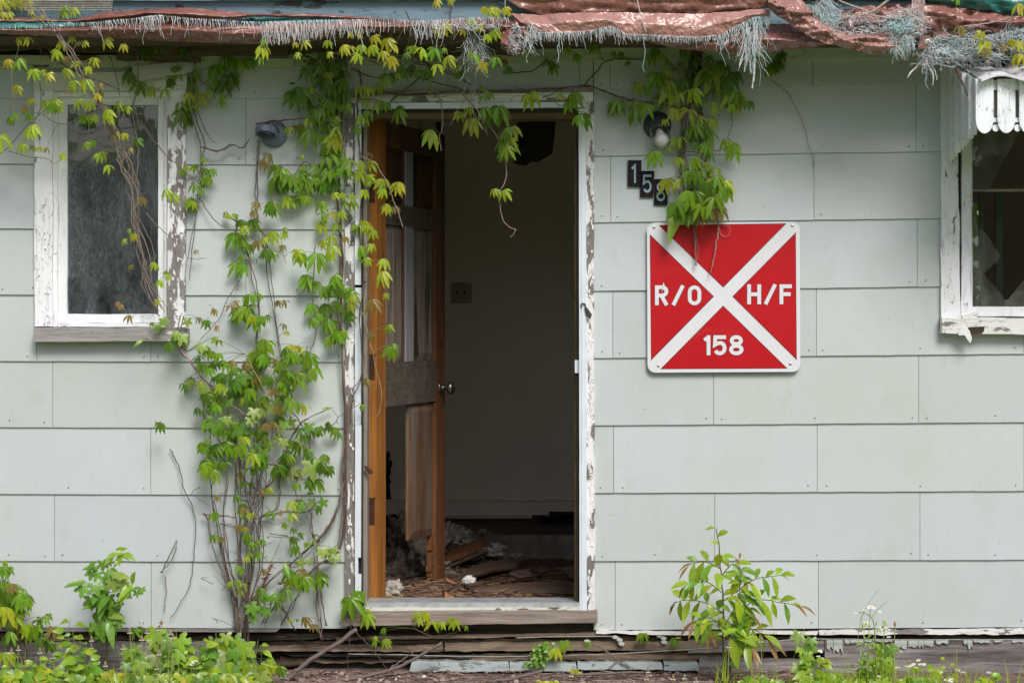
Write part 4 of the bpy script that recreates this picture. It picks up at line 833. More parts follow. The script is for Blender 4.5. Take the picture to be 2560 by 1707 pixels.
# wire mesh strip lying on the roof edge
q = MB()
for i in range(52): x = 62 + i * 4.2; q.tube([P(x + 8, -14, -.47), P(x + rnd.uniform(-1, 1), 27 + rnd.uniform(-2, 2) + (i > 45) * 3, -.47)], .0011, .0011, 3)
for j in range(7): q.tube([P(60 + 220 * t / 12, -8 + j * 5.6 + 1.3 * nz(t * .7, j), -.472) for t in range(13)], .0011, .0011, 3)
q.build('wire_mesh', M['mesh'], label='torn strip of wire mesh over the left roof edge', cat='wire mesh')
# twigs on the right eave
q = MB()
for pp, r in (([(2175, 32), (2150, 22), (2110, 8), (2095, 0)], .004), ([(2176, 32), (2200, 16), (2222, 0), (2228, -8)], .005), ([(2176, 34), (2180, 40), (2215, 44), (2260, 50)], .004), ([(2176, 34), (2140, 40), (2100, 42)], .003)):
    q.tube(smoothline([P(x, y, -.6) for x, y in pp], 3, .001), r, r * .7, 6, 0, (.52, .42, .37))
q.build('forked_twig', M['stem'], label='pale forked dry twig caught on the right tarp', cat='twig')
q = MB()
for pp, r in (([(2410, 66), (2460, 60), (2500, 52), (2530, 40)], .003), ([(2375, 90), (2366, 84), (2356, 66)], .003)): q.tube(smoothline([P(x, y, -.6) for x, y in pp], 3, .001), r, r * .7, 6, 0, (.5, .38, .32))
q.build('thin_twig', M['stem'], label='thin pale twig across the tarp above the awning', cat='twig')
q = MB(); q.tube(smoothline([P(2391, 168, -.56), P(2394, 182, -.57), P(2405, 205, -.58), P(2414, 226, -.6), P(2419, 240, -.6)], 3, .0006), .007, .0022, 6, 0, (.10, .07, .06)); q.build('broken_twig', M['stem'], label='dark broken twig hanging in front of the awning side', cat='twig')
# ================================================================ plants
TINT = {'Y': (.50, .50, .03), 'L': (.40, .52, .025), 'G': (.19, .37, .015), 'D': (.10, .225, .012), 'O': (.28, .19, .05), 'M': (.32, .46, .09), 'm': (.17, .37, .04), 'C': (.32, .52, .04), 'R': (.40, .20, .09)}  # sunlit and shaded leaf tones are put into the tints, besides leaf age
def tcol(c, r=.18):
    b_ = TINT[c]; k = 1 + rnd.uniform(-r, r); h = rnd.uniform(-.12, .12); return (b_[0] * k * (1 + h), b_[1] * k, b_[2] * k)
def blade(m, o, d, n, L_, W_, c, curl=.3, fold=.35, secs=((0, .04), (.18, .5), (.4, .92), (.62, 1.), (.82, .62), (.93, .28), (1, 0)), down=Vector((0, 0, -1)), droop=.2):
    d = d.normalized(); n = (n - d * n.dot(d)).normalized(); sdv = d.cross(n).normalized(); vs = []
    for s, w_ in secs:
        p = o + d * (L_ * s) - n * (curl * L_ * s * s * .5) + down * (droop * L_ * s * s)
        hw = W_ * w_ * .5; e = n * (hw * fold); vs += [p - sdv * hw + e, p, p + sdv * hw + e]
    fs = []
    for i in range(len(secs) - 1):
        k = i * 3; fs += [(k, k + 1, k + 4, k + 3), (k + 1, k + 2, k + 5, k + 4)]
    m.add(vs, fs, 0, c)
def creeper(m, o, s, c, face=0.):
    # five drooping leaflets that fan out from the stalk end
    tl = rnd.uniform(-.3, .3); t = Vector((tl, -rnd.uniform(.1, .5), -1)).normalized(); n = Vector((rnd.uniform(-.45, .45) + face, -1, rnd.uniform(.15, .75))).normalized()
    n = (n - t * n.dot(t)).normalized(); sdv = t.cross(n); L_ = s * rnd.uniform(.78, 1.12); col_ = tcol(c); op = rnd.uniform(.75, 1.15)
    for a, k in ((0, 1.), (42, .95), (-42, .95), (88, .72), (-88, .72)):
        if rnd.random() < .06: continue
        a = R(a * op + rnd.uniform(-8, 8)); d = t * math.cos(a) + sdv * math.sin(a) - n * .18
        cc = tuple(v * rnd.uniform(.88, 1.12) for v in col_)
        blade(m, o + n * rnd.uniform(0, .002), d, n + sdv * math.sin(a) * .35, L_ * k, L_ * k * rnd.uniform(.29, .38), cc, rnd.uniform(.2, .6), rnd.uniform(.25, .6), droop=.12 + .42 * abs(math.sin(a)))
def maple(m, o, s, c, lobes=5, up=.0):
    t = Vector((rnd.uniform(-.5, .5), -rnd.uniform(.0, .5), -1 + up)).normalized(); n = Vector((rnd.uniform(-.5, .5), -1, rnd.uniform(.1, .9))); n = (n - t * n.dot(t)).normalized(); sdv = t.cross(n)
    r_ = s * .62; ctr = o + t * r_ * .3; vs = [ctr]; col_ = tcol(c); N_ = 40; span = 158
    for i in range(N_ + 1):
        a = -span + 2 * span * i / N_; k = abs(math.cos(R(a) * 180 / 62)) if lobes == 5 else 1
        rr = r_ * (.52 + .48 * k ** 1.5) * (1 - .25 * (abs(a) / span) ** 1.3) * (1 + .05 * (-1) ** i)
        q_ = math.sin(R(a)) * rr; e = n * (-.28 * rr * rr / r_ + .05 * r_ * math.cos(R(a) * 5.8))
        vs.append(ctr + t * (math.cos(R(a)) * rr) + sdv * q_ + e + Vector((0, 0, -.12 * rr)))
    m.add(vs, [(0, i, i + 1) for i in range(1, N_ + 1)], 0, col_)
def ovate(m, o, s, c, d=None, W=.62, droop=.25):
    d = d or Vector((rnd.uniform(-1, 1), -rnd.uniform(.1, .6), rnd.uniform(-.9, .3))); n = Vector((rnd.uniform(-.4, .4), -.8, rnd.uniform(.3, 1.)))
    blade(m, o, d, n, s, s * W, tcol(c), rnd.uniform(.1, .5), rnd.uniform(.15, .4), ((0, .15), (.1, .62), (.28, .98), (.5, .92), (.72, .62), (.9, .22), (1, 0)), droop=droop)
SC = [(.16, .105, .085), (.21, .15, .12), (.12, .08, .07), (.27, .20, .16)]
class Vine:
    def __init__(s, name, loc, label, cat='vine', yb=-.05, yr=.05, face=0.):
        s.t = thing(name, loc, label, cat); s.lv = MB(); s.st = MB(); s.nodes = []; s.yb = yb; s.yr = yr; s.face = face; s.k = 1.
    def stem(s, pts, r=.003, r1=None, y=None, n=1, spread=0, col_=None, jit=.0016, knots=True):
        for k in range(n):
            o = [(px + rnd.gauss(0, spread), py + rnd.gauss(0, spread * .4)) for px, py in pts]
            if not isinstance(y, (list, tuple)): ys = [(y if y is not None else s.yb) + rnd.uniform(-.012, .006) for _ in pts]
            else: ys = [y[min(i, len(y) - 1)] + rnd.uniform(-.006, .006) for i in range(len(pts))]
            w_ = smoothline([P(a, c, d) for (a, c), d in zip(o, ys)], 5, jit); s.st.tube(w_, r * rnd.uniform(.8, 1.2), (r1 or r * .55), 5, 0, col_ or rnd.choice(SC)); s.nodes += w_
            if knots:
                for p in w_[2::3]:
                    if rnd.random() < .35: s.st.tube([p, p + Vector((rnd.uniform(-.012, .012), rnd.uniform(-.004, .002), rnd.uniform(-.01, .006)))], r * .6, r * .3, 3, 0, rnd.choice(SC))
    def leafat(s, px, py, sz, c, y=None, extra=.0):
        y = s.yb - rnd.random() * s.yr if y is None else y
        o = P(px, py, y); L_ = s.k * sz / K * (D + y) / D
        if c in 'Mm': maple(s.lv, o, L_, c)
        elif c == 'l': ovate(s.lv, o, L_ * 1.2, 'G', W=.4)
        elif c == 'C': ovate(s.lv, o, L_, 'C')
        else: creeper(s.lv, o, L_, c, s.face)
        # stalk back to the nearest stem
        best = None; bd = .14
        for q_ in s.nodes:
            dd = (q_ - o).length + (0.02 if q_.z > o.z + .03 else 0)
            if dd < bd: bd = dd; best = q_
        if best is None: best = o + Vector((rnd.uniform(-.03, .03), .03, rnd.uniform(-.005, .03)))
        mid = o.lerp(best, .5) + Vector((0, -.008, .006)); s.st.tube(smoothline([best, mid, o], 3), .0011, .0009, 3, 0, rnd.choice([(.22, .2, .08), (.26, .16, .1), (.18, .22, .06)]))
        if extra and c in 'LG' and rnd.random() < extra * .5: s.leafat(px + rnd.uniform(-20, 20), py + rnd.uniform(-18, 18), sz * rnd.uniform(.55, .9), rnd.choice('LGGC' if c in 'Mm' else 'LGG'), y + rnd.uniform(-.02, .025))
        if extra and c in 'GDMm' and rnd.random() < extra:
            s.leafat(px + rnd.uniform(-16, 16), py + rnd.uniform(-14, 14), sz * rnd.uniform(.7, 1), 'D' if rnd.random() < .6 else 'G', y + .03)
    def leaves(s, ox, oy, txt, k=1 / 3.267, extra=.35, y=None):
        for it in txt.split(','):
            a = it.split()
            if len(a) < 4: continue
            s.leafat(ox + float(a[0]) * k, oy + float(a[1]) * k, float(a[2]) * k * 1.02, a[3], y, extra)
    def done(s):
        s.st.build('stem', M['stem'], s.t, smooth=True)
        if s.lv.v: s.lv.build('leaves', M['leaf'], s.t, smooth=True)
# -- vine over the left window, hanging from the eave
v = Vine('vine', P(400, 790, -.1), 'yellow green creeper trailing from the eave across the left window', yb=-.22, yr=.22); v.k = .86
v.stem([(85, 20), (140, 70), (190, 150), (235, 235), (262, 290), (285, 345), (310, 410), (328, 475), (345, 550), (362, 640), (374, 700), (398, 775)], .0024, .0014, [-.5, -.5, -.48, -.42, -.36, -.3, -.25, -.2, -.16, -.12, -.1, -.08], 3, 12, (.36, .28, .25), .0022)
v.stem([(235, 235), (262, 290), (285, 345), (310, 410), (328, 475), (345, 550), (362, 640), (374, 700), (398, 775)], .0032, .0016, [-.42, -.36, -.3, -.25, -.2, -.16, -.12, -.1, -.08], 4, 7, (.40, .31, .27), .0022)
v.stem([(340, 130), (343, 200), (334, 280), (342, 350), (344, 420), (330, 480)], .003, .0018, -.12, 1, 2, (.33, .26, .24))
v.stem([(334, 284), (380, 345), (420, 392), (460, 428), (490, 470)], .0025, .0016, -.1, 1, 1)
v.stem([(365, 532), (400, 570), (440, 600), (466, 615)], .0022, .0012, -.09); v.stem([(350, 530), (325, 545), (300, 532)], .002, .001, -.11); v.stem([(245, 270), (160, 310), (110, 290)], .002)
v.stem([(70, 20), (62, 70), (45, 130), (32, 180), (34, 250)], .0028, .0015, -.4, 1, 1, (.4, .34, .24)); v.stem([(96, 60), (100, 120), (102, 178)], .002, .0012, -.38); v.stem([(100, 200), (102, 260), (85, 310)], .002, .0012, -.2)
v.stem([(0, 385), (20, 370), (50, 335), (82, 300), (120, 270)], .0024, .0014, -.1); v.stem([(20, 378), (70, 392), (115, 396), (132, 408), (150, 400)], .002, .001, -.1)
v.stem([(85, 118), (130, 145), (200, 185), (262, 210), (300, 225)], .0028, .0016, -.18); v.stem([(150, 50), (175, 110), (190, 150)], .0024, .0014, -.42); v.stem([(270, 130), (290, 190), (300, 240)], .002, .0012, -.15)
v.stem([(375, 690), (385, 740), (382, 790)], .0022, .0012, -.09); v.stem([(400, 790), (330, 745), (300, 740), (280, 742)], .002, .001, -.12); v.stem([(170, 295), (172, 320), (187, 350)], .0014, .0008, -.1)
v.leaves(0, 0, "60 0 110 Y,150 -10 110 Y,230 0 90 Y,20 100 80 Y,75 95 80 Y,255 85 50 Y,330 130 75 Y,275 140 40 Y,520 70 90 L,600 65 90 L,555 210 70 Y,345 205 70 Y,100 -20 100 Y,10 -10 100 Y", y=-.47)
v.leaves(0, 0, "160 305 75 Y,235 305 100 Y,590 305 75 Y,505 345 70 Y,690 330 65 Y,640 340 60 O,870 310 110 L,1010 365 80 Y,465 405 110 L,545 465 60 O,70 490 80 Y,155 485 110 G,770 475 80 Y,620 500 80 Y,720 545 80 L,550 560 120 L,275 570 125 L,345 575 80 L,400 600 100 Y,610 660 110 L,705 650 120 L,575 720 60 O,820 680 60 O,145 700 100 Y,800 770 80 Y", y=-.47)
v.leaves(0, 0, "260 805 80 Y,370 820 100 L,450 815 120 L,640 815 95 L,735 825 95 L,975 835 90 L,1045 865 70 L,125 930 80 G,245 930 95 G,265 1025 110 L,880 895 125 L,690 935 95 G,770 940 80 L,0 1110 160 L,180 1175 85 L,265 1195 70 L,330 1200 60 Y,385 1205 50 O,510 1255 85 L,960 1075 80 L,1020 1090 70 Y,1120 1130 110 D,700 1160 90 G,760 1145 70 G,830 1240 90 L,780 1260 70 G,1060 1210 60 O,890 1350 80 L,810 740 70 L,480 870 60 G,200 860 60 O")
v.leaves(0, 430, "1360 145 90 L,1420 180 110 L,1165 210 95 O,1090 505 70 L,1010 550 60 L,1070 765 45 O,1265 740 70 L,1300 885 75 L,1375 840 55 L,1290 1045 55 Y,960 1060 45 R,985 1085 50 R,1050 1170 70 O")
v.done()
# -- creeper between the left window and the lamp
v = Vine('vine', P(470, 330, -.05), 'green creeper cluster between the left window and the left wall lamp')
v.stem([(470, 110), (478, 190), (480, 260), (490, 310), (505, 365), (503, 420), (500, 470), (480, 600), (468, 700)], .0035, .0015, -.06, 2, 3); v.stem([(505, 368), (545, 378), (580, 362), (605, 370), (625, 350)], .003, .0018, -.07, 2, 2); v.stem([(500, 500), (540, 555), (580, 575), (640, 600)], .0026, .0016, -.05)
v.stem([(460, 130), (500, 200), (560, 240), (585, 220)], .0024, .0012, -.05); v.stem([(455, 425), (485, 450), (500, 500)], .002, .0012, -.06); v.stem([(470, 645), (490, 648), (515, 645)], .0016, .0009, -.05)
v.stem([(490, 275), (510, 320), (528, 350), (543, 358)], .0016, .0009, -.06)
v.leaves(0, 0, "1510 320 75 Y,1240 710 85 L,1340 725 95 L,1140 670 100 D,1050 590 90 D,1450 545 90 G,1410 640 110 D,1600 580 100 G,1570 680 80 G,1540 765 90 Y,1640 760 100 Y,1700 745 60 L,1790 770 95 G,1490 900 130 D,1540 840 70 G,1600 860 60 L,1470 840 70 G,1760 540 110 G,1820 660 110 D,1880 620 110 D,1890 365 105 Y,1950 365 60 Y,1950 480 110 L,2050 470 90 G,1680 390 60 D,1190 400 90 D,1290 370 80 D,1240 420 90 G,1500 400 80 D,1590 1350 75 G,1520 1355 50 L,1670 1370 105 D,1730 1380 60 G,1490 1395 55 G,1590 1500 80 G,1110 345 70 Y,1850 440 90 G,1740 640 90 G,1900 480 90 G")
v.leaves(0, 430, "1550 215 95 G,1600 640 45 O,1700 30 90 G")
v.done()
# -- creeper on both sides of the door's left casing, climbing to the eave
v = Vine('vine', P(820, 1540, -.06), 'dense dark green creeper climbing beside the left door casing to the eave', yb=-.06, yr=.09)
v.stem([(700, 1458), (760, 1440), (800, 1410), (846, 1380), (860, 1290), (858, 1200), (862, 1050), (856, 900), (850, 760), (852, 640), (845, 520), (850, 420), (855, 300), (850, 200), (845, 140)], .0035, .0028, -.055, 4, 4)
v.stem([(790, 1352), (830, 1310), (848, 1250), (858, 1190), (866, 1100)], .0042, .003, -.05, 2, 3); v.stem([(800, 1350), (735, 1400), (720, 1440)], .003, .002, -.05)
v.stem([(640, 310), (700, 302), (760, 296), (800, 290)], .003, .0018, -.09, 2, 2, (.2, .1, .08)); v.stem([(645, 350), (640, 420), (642, 500), (650, 560), (660, 600), (672, 700), (690, 800), (705, 900), (712, 990)], .0028, .0018, -.05, 2, 3)
v.stem([(850, 460), (800, 430), (760, 405), (720, 460), (680, 470)], .0026, .0016, -.06); v.stem([(788, 615), (782, 740), (790, 830), (770, 900), (768, 960)], .0026, .0016, -.05); v.stem([(560, 540), (600, 560), (620, 620), (636, 700), (645, 780), (642, 860), (650, 930)], .003, .002, -.05, 2, 3)
v.stem([(600, 700), (570, 745), (545, 800), (500, 850)], .0024, .0014, -.05); v.stem([(895, 250), (896, 340), (905, 460), (902, 600), (905, 700), (898, 800), (905, 930), (880, 990), (876, 1060)], .003, .0018, -.075, 2, 3)
v.stem([(640, 660), (650, 640), (700, 630), (715, 660)], .0016, .001, -.05); v.stem([(905, 700), (925, 708), (940, 704)], .0022, .0012, -.09); v.stem([(895, 390), (935, 408), (960, 445), (980, 490), (1000, 545), (1008, 568)], .0026, .0016, -.12, 1, 0, (.38, .3, .26)); v.stem([(905, 780), (925, 850), (940, 920), (955, 985), (950, 1020), (940, 1050)], .0022, .001, -.1, 1, 0, (.42, .32, .2))
v.leaves(640, 0, "520 520 100 D,420 560 110 D,470 480 90 D,530 600 100 L,590 590 80 L,360 710 160 D,270 690 60 l,440 710 90 L,720 580 100 D,700 640 120 D,740 740 100 D,500 770 90 D,680 750 110 D,650 800 140 G,590 810 120 G,420 820 70 D,480 890 130 G,530 890 80 G,740 850 90 G,650 950 90 L,560 1000 100 L,420 960 80 L,270 1040 70 L,310 1030 80 O,370 1020 70 G,440 1060 160 D,520 1100 100 D,625 1100 145 L,600 1240 130 G,660 1230 120 G,760 1310 110 G,100 1260 90 O,70 1310 100 O,150 1340 80 L,210 1380 120 G,380 1260 50 L,170 1440 130 G,290 1450 120 G,400 1460 110 G,490 1350 110 G,440 1440 120 G,600 1370 110 G,560 1460 100 D,650 1480 80 D,560 640 120 D,620 700 110 D,640 620 100 D,560 900 100 D,600 1000 100 D,500 1000 90 D,580 1180 90 D,620 520 110 D,540 430 90 D,700 470 90 D,700 1380 90 G,350 1400 100 G", extra=.7)
v.leaves(500, 430, "660 30 130 G,750 20 110 G,880 40 140 G,940 50 90 G,1050 30 90 D,830 160 100 D,720 200 100 L,780 200 90 G,880 200 90 G,600 240 110 D,460 250 80 O,440 310 70 O,990 240 90 G,1100 170 70 L,1160 170 60 L,1070 330 80 Y,1150 320 80 L,1000 410 110 L,1000 560 80 L,1070 520 80 L,1080 600 100 L,230 340 60 L,290 345 60 L,340 390 120 D,430 390 110 D,360 440 90 L,280 500 140 G,330 510 130 G,470 560 90 O,520 540 70 L,595 490 100 L,690 490 70 L,670 600 50 O,540 630 90 D,590 640 90 G,400 590 80 D,300 750 130 G,350 760 90 G,345 680 80 G,830 665 130 G,960 665 140 G,870 840 140 G,400 1000 110 G,480 990 70 G,300 1110 130 G,360 1110 110 G,460 1170 130 G,520 1180 70 G,510 1370 100 G,480 1440 120 G,700 1050 60 O,640 1050 50 O,680 1240 60 O,710 1300 50 Y,760 1415 80 Y,820 1430 60 Y,720 1480 90 G,780 1490 90 G,890 1495 110 G,920 1080 110 G,920 1190 100 G,1050 1190 120 G,990 930 100 G,1100 840 100 G,1130 900 110 G,1080 920 100 G,1040 980 80 D,1230 980 100 G,1230 1075 80 L,1130 1060 90 D,1040 1080 100 D,1240 1170 80 D,1130 1300 100 G,1080 1320 80 O,1190 530 50 O,990 340 80 G,1120 430 70 G,1060 660 80 L,1180 240 70 G,1150 960 90 D", extra=.3)
v.yr = .04; v.yb = -.09
v.leaves(640, 0, "850 705 80 Y,920 710 80 Y,1010 690 70 L,900 815 80 L,985 840 110 L,1050 840 90 G,1170 900 110 G,870 940 85 L,820 1040 80 G,930 1250 70 O,940 1320 80 L,850 1310 90 L,850 1400 90 L,930 1430 80 L,1040 1460 110 L,1160 1490 90 Y")
v.leaves(500, 430, "1340 150 80 L,1400 30 60 L,1490 60 100 L,1490 140 80 L,1620 90 95 Y,1530 260 80 Y,1600 280 60 O,1350 395 110 L,1410 480 70 L,1300 600 110 G,1400 590 80 L,1360 700 70 L,1500 710 100 L,1500 810 130 L,1520 990 60 L,1410 1040 110 O,1540 1250 60 L,1400 1320 60 O,1570 1430 130 G,1240 240 70 G,1260 430 60 G")
v.leaves(400, 800, "1690 480 70 O,1650 690 50 G,1380 140 90 G,1450 100 80 G")
v.leaves(400, 1227, "1560 875 160 G,1610 870 80 G,1680 960 70 L,1700 1010 120 L")
v.done()
# -- creeper along the eave above the door
v = Vine('vine', P(1090, 160, -.1), 'tangled creeper with bright leaves along the eave above the doorway', yb=-.14, yr=.1); v.k = .9
v.stem([(845, 145), (900, 140), (960, 150), (1010, 142), (1060, 120)], .004, .003, -.1, 2, 4); v.stem([(880, 170), (920, 190), (980, 200), (1030, 190), (1090, 165)], .003, .002, -.08, 2, 4); v.stem([(1045, 195), (1020, 220), (985, 245), (975, 255)], .0028, .002, -.07, 2, 2)
v.stem([(1040, 190), (1100, 210), (1160, 225), (1180, 240)], .0028, .0016, -.07, 2, 5); v.stem([(1000, 110), (1050, 150), (1120, 180), (1180, 220)], .0028, .002, -.08, 3, 8); v.stem([(880, 240), (960, 236), (1040, 240), (1120, 232), (1200, 230), (1300, 226), (1400, 222), (1460, 216), (1500, 224), (1560, 246), (1600, 254), (1660, 262)], .0032, .0024, -.065, 3, 3)
v.stem([(1255, 182), (1320, 180), (1360, 160), (1400, 135)], .003, .002, -.06, 1, 1); v.stem([(1462, 216), (1490, 180), (1515, 155), (1560, 148), (1640, 150)], .0036, .0024, -.055, 1, 1); v.stem([(895, 175), (902, 210), (905, 240)], .0032, .002, -.08, 2, 2)
v.stem([(1130, 5), (1128, 30), (1122, 50)], .0026, .0018, -.45); v.stem([(830, 148), (860, 150), (890, 145), (860, 120), (830, 108)], .0028, .002, -.2, 2, 3); v.stem([(1015, 30), (1025, 48), (1050, 50)], .0026, .0018, -.5, 1, 1, (.12, .1, .09)); v.stem([(860, 300), (935, 300), (960, 285), (975, 283)], .002, .0012, -.09)
v.stem([(1370, 245), (1400, 262), (1420, 275), (1438, 283)], .0018, .001, -.1, 1, 0, (.25, .3, .08)); v.stem([(1355, 245), (1385, 233), (1410, 222)], .002, .0014, -.07)
for _ in range(16): a = rnd.uniform(860, 1250); v.stem([(a, 105), (a + rnd.uniform(-40, 40), 125), (a + rnd.uniform(-70, 70), 150 + rnd.random() * 30)], .0022, .0012, -.12)
v.leaves(640, 0, "1480 0 75 Y,1590 -10 60 Y,1870 55 85 Y,1950 60 100 Y,2040 60 90 Y,1750 155 90 L,1840 200 80 Y,1540 200 110 Y,1480 220 70 Y,1690 240 60 Y,1950 240 120 L,830 250 70 Y,770 260 50 Y,400 335 90 Y,320 350 60 Y,590 335 80 L,1910 70 90 Y,1560 190 80 Y", y=-.52)
v.leaves(640, 0, "60 370 110 L,30 470 80 G,600 425 60 L,340 430 60 L,720 370 90 Y,780 380 70 Y,970 290 100 Y,1070 320 120 Y,1140 370 80 Y,860 370 90 L,950 370 110 L,1040 420 90 Y,830 440 110 L,1110 460 110 Y,1355 390 120 L,1450 400 130 G,1540 395 60 G,1570 460 110 L,1480 530 90 L,1800 455 80 G,1860 515 100 Y,1960 470 80 G,1280 380 70 G,1230 430 60 D", y=-.5)
v.leaves(640, 0, "2020 490 70 O,1060 620 100 G,1190 570 120 G,1330 570 90 G,1430 720 80 O,1650 570 80 G,1900 760 70 G,1850 790 60 G,1740 880 80 L,1660 915 90 L,2070 545 90 D,1250 560 80 D,1400 600 80 G,1100 600 80 D,1700 500 80 G", extra=.6)
v.leaves(1280, 0, "660 360 100 G,840 420 80 D,890 430 60 D,530 440 80 G,450 390 80 L,280 480 60 D,340 530 100 D,150 760 150 L,110 780 90 L,200 755 70 Y,390 760 80 L,510 760 150 G,580 930 140 D,540 940 90 G,620 930 50 l")
v.done()
# -- shoots hanging in the doorway
v = Vine('vine', P(1100, 380, -.1), 'thin bare shoot with one leaf hanging at the top of the doorway', yb=-.1, yr=.03)
v.stem([(1096, 235), (1106, 285), (1104, 320), (1099, 345), (1104, 378)], .0028, .0016, -.09, 1, 0, (.45, .36, .33)); v.leaves(640, 0, "1440 1065 130 L"); v.done()
v = Vine('vine', P(1270, 560, -.1), 'long leafy shoot dangling in the middle of the doorway', yb=-.1, yr=.05)
v.stem([(1150, 232), (1180, 262), (1225, 315), (1250, 360), (1266, 420), (1262, 455), (1251, 480), (1250, 515), (1258, 550), (1275, 570), (1290, 574), (1276, 595)], .003, .002, -.09, 1, 0, (.36, .26, .2))
v.leaves(640, 0, "1770 970 130 L,1950 870 150 G,1860 880 110 G,2010 900 130 G,2070 1040 80 G,2010 1150 120 G,2050 1200 100 L,2000 1260 70 D,2030 1080 80 D"); v.leaves(1280, 0, "10 1030 90 L,10 1180 80 G")
v.leaves(1100, 430, "445 140 75 L,530 145 95 L,470 150 60 L"); v.done()
# -- creeper round the right lamp
v = Vine('vine', P(1720, 560, -.08), 'leafy creeper column hanging past the right wall lamp down to the red sign', yb=-.07, yr=.12)
v.stem([(1735, 125), (1725, 200), (1715, 290), (1705, 380), (1712, 460), (1722, 540)], .003, .002, -.06, 7, 9); v.stem([(1750, 130), (1745, 230), (1752, 330), (1768, 430), (1765, 520)], .003, .002, -.06, 7, 8)
v.stem([(1660, 262), (1690, 270), (1730, 262), (1770, 240)], .003, .002, -.07, 2, 3); v.stem([(1690, 175), (1740, 178), (1765, 168)], .002, .0012, -.08); v.stem([(1690, 370), (1720, 380), (1800, 377), (1815, 362)], .002, .0012, -.08); v.stem([(1825, 280), (1830, 310), (1820, 340), (1826, 352)], .0018, .001, -.06); v.stem([(1765, 230), (1768, 260), (1800, 270)], .002, .0012, -.06)
v.stem([(1735, 525), (1738, 570), (1742, 620), (1738, 665)], .0016, .0007, -.06, 7, 3, (.38, .2, .17)); v.stem([(1792, 520), (1796, 570), (1790, 610), (1784, 650), (1775, 686)], .0018, .001, -.06, 3, 1.5, (.5, .34, .3)); v.stem([(1796, 560), (1802, 585), (1815, 592), (1826, 580), (1822, 566), (1808, 564)], .0011, .0009, -.055, 1, 0, (.6, .36, .33))
for _ in range(14): a = rnd.uniform(1712, 1800); v.stem([(a, 470), (a + rnd.uniform(-8, 8), 505), (a + rnd.uniform(-12, 12), 520 + rnd.random() * 22)], .0018, .0009, -.06)
v.leaves(1280, 0, "1130 455 90 L,1210 455 60 L,950 500 50 O,1380 510 60 O,1270 570 60 Y,1310 590 60 Y,1170 590 140 G,1240 540 60 L,1030 680 80 L,1110 740 60 D,1620 560 180 L,1680 530 90 G,1740 530 90 G,1780 620 120 D,1490 720 130 L,1440 740 110 L,1320 690 180 L,1290 670 80 L,1230 760 120 D,1360 760 100 L,870 820 120 G,980 860 140 G,1010 870 110 D,1090 850 110 G,1330 890 90 Y,1440 900 140 Y,1250 980 60 Y,1530 950 90 L,1500 1020 110 G,1560 1010 130 G,1640 840 100 L,1640 970 110 L,1830 740 160 L,1790 800 110 G,1890 810 80 D,1800 850 70 L,1640 1090 80 G,1380 1120 90 L,1350 1150 60 G,1590 1170 100 G,1500 1170 80 D,1280 1200 50 L,1160 1240 120 G,1750 1150 110 L,1810 1180 160 G,1360 1290 80 L,1490 1290 100 G,1550 1360 120 G,1600 1330 80 L,1670 1370 90 G,1640 1460 120 Y,1740 1480 100 L,1360 1460 80 L,1270 1460 110 L,1470 640 100 G,1520 800 100 D,1400 650 90 D,1460 560 90 D,1560 600 90 D,1500 480 80 D,1600 460 80 D,1420 430 70 D,1700 640 110 D,1750 700 100 D,1450 1080 90 D,1620 1250 80 D,1500 1400 90 D,1180 400 70 G,1440 1400 90 G", extra=.55)
v.leaves(0, 0, "1555 465 35 D,1595 470 44 G,1612 470 38 G,1640 455 38 G,1655 478 28 O,1622 440 38 L,1652 410 38 L,1600 400 35 G,1585 440 40 G,1630 420 40 D,1600 440 36 D,1570 470 46 G,1665 430 34 G,1640 480 26 O,1610 495 26 O,1560 480 60 l", k=1.0884, extra=.6)
v.done()
v = Vine('vine', P(1915, 190, -.05), 'small yellow green sprig hanging from the eave on the bare right wall', yb=-.05, yr=.02)
v.stem([(1955, 130), (1950, 170), (1925, 190)], .003, .002, -.05); v.stem([(1928, 200), (1950, 217), (1972, 236), (1984, 260), (2005, 300), (2020, 350), (2034, 418)], .0016, .001, -.035)
v.leaves(1920, 0, "10 540 90 G,60 500 90 D,100 440 80 D,130 430 60 D,60 560 50 O,110 520 70 D", extra=.8); v.done()
v = Vine('vine', P(2500, 110, -.6), 'yellow leaved creeper sprigs over the matted tarp above the awning', yb=-.62, yr=.04)
v.stem([(2380, 80), (2450, 100), (2520, 110), (2580, 120)], .002, .0014, -.6); v.leaves(1920, 0, "1740 260 90 Y,1780 340 110 Y,1790 400 80 O,1560 215 80 O,2050 30 90 Y,1540 -20 60 G,2050 340 90 Y,2040 440 110 Y,1980 320 70 Y,1910 370 60 O,2080 450 80 Y"); v.done()
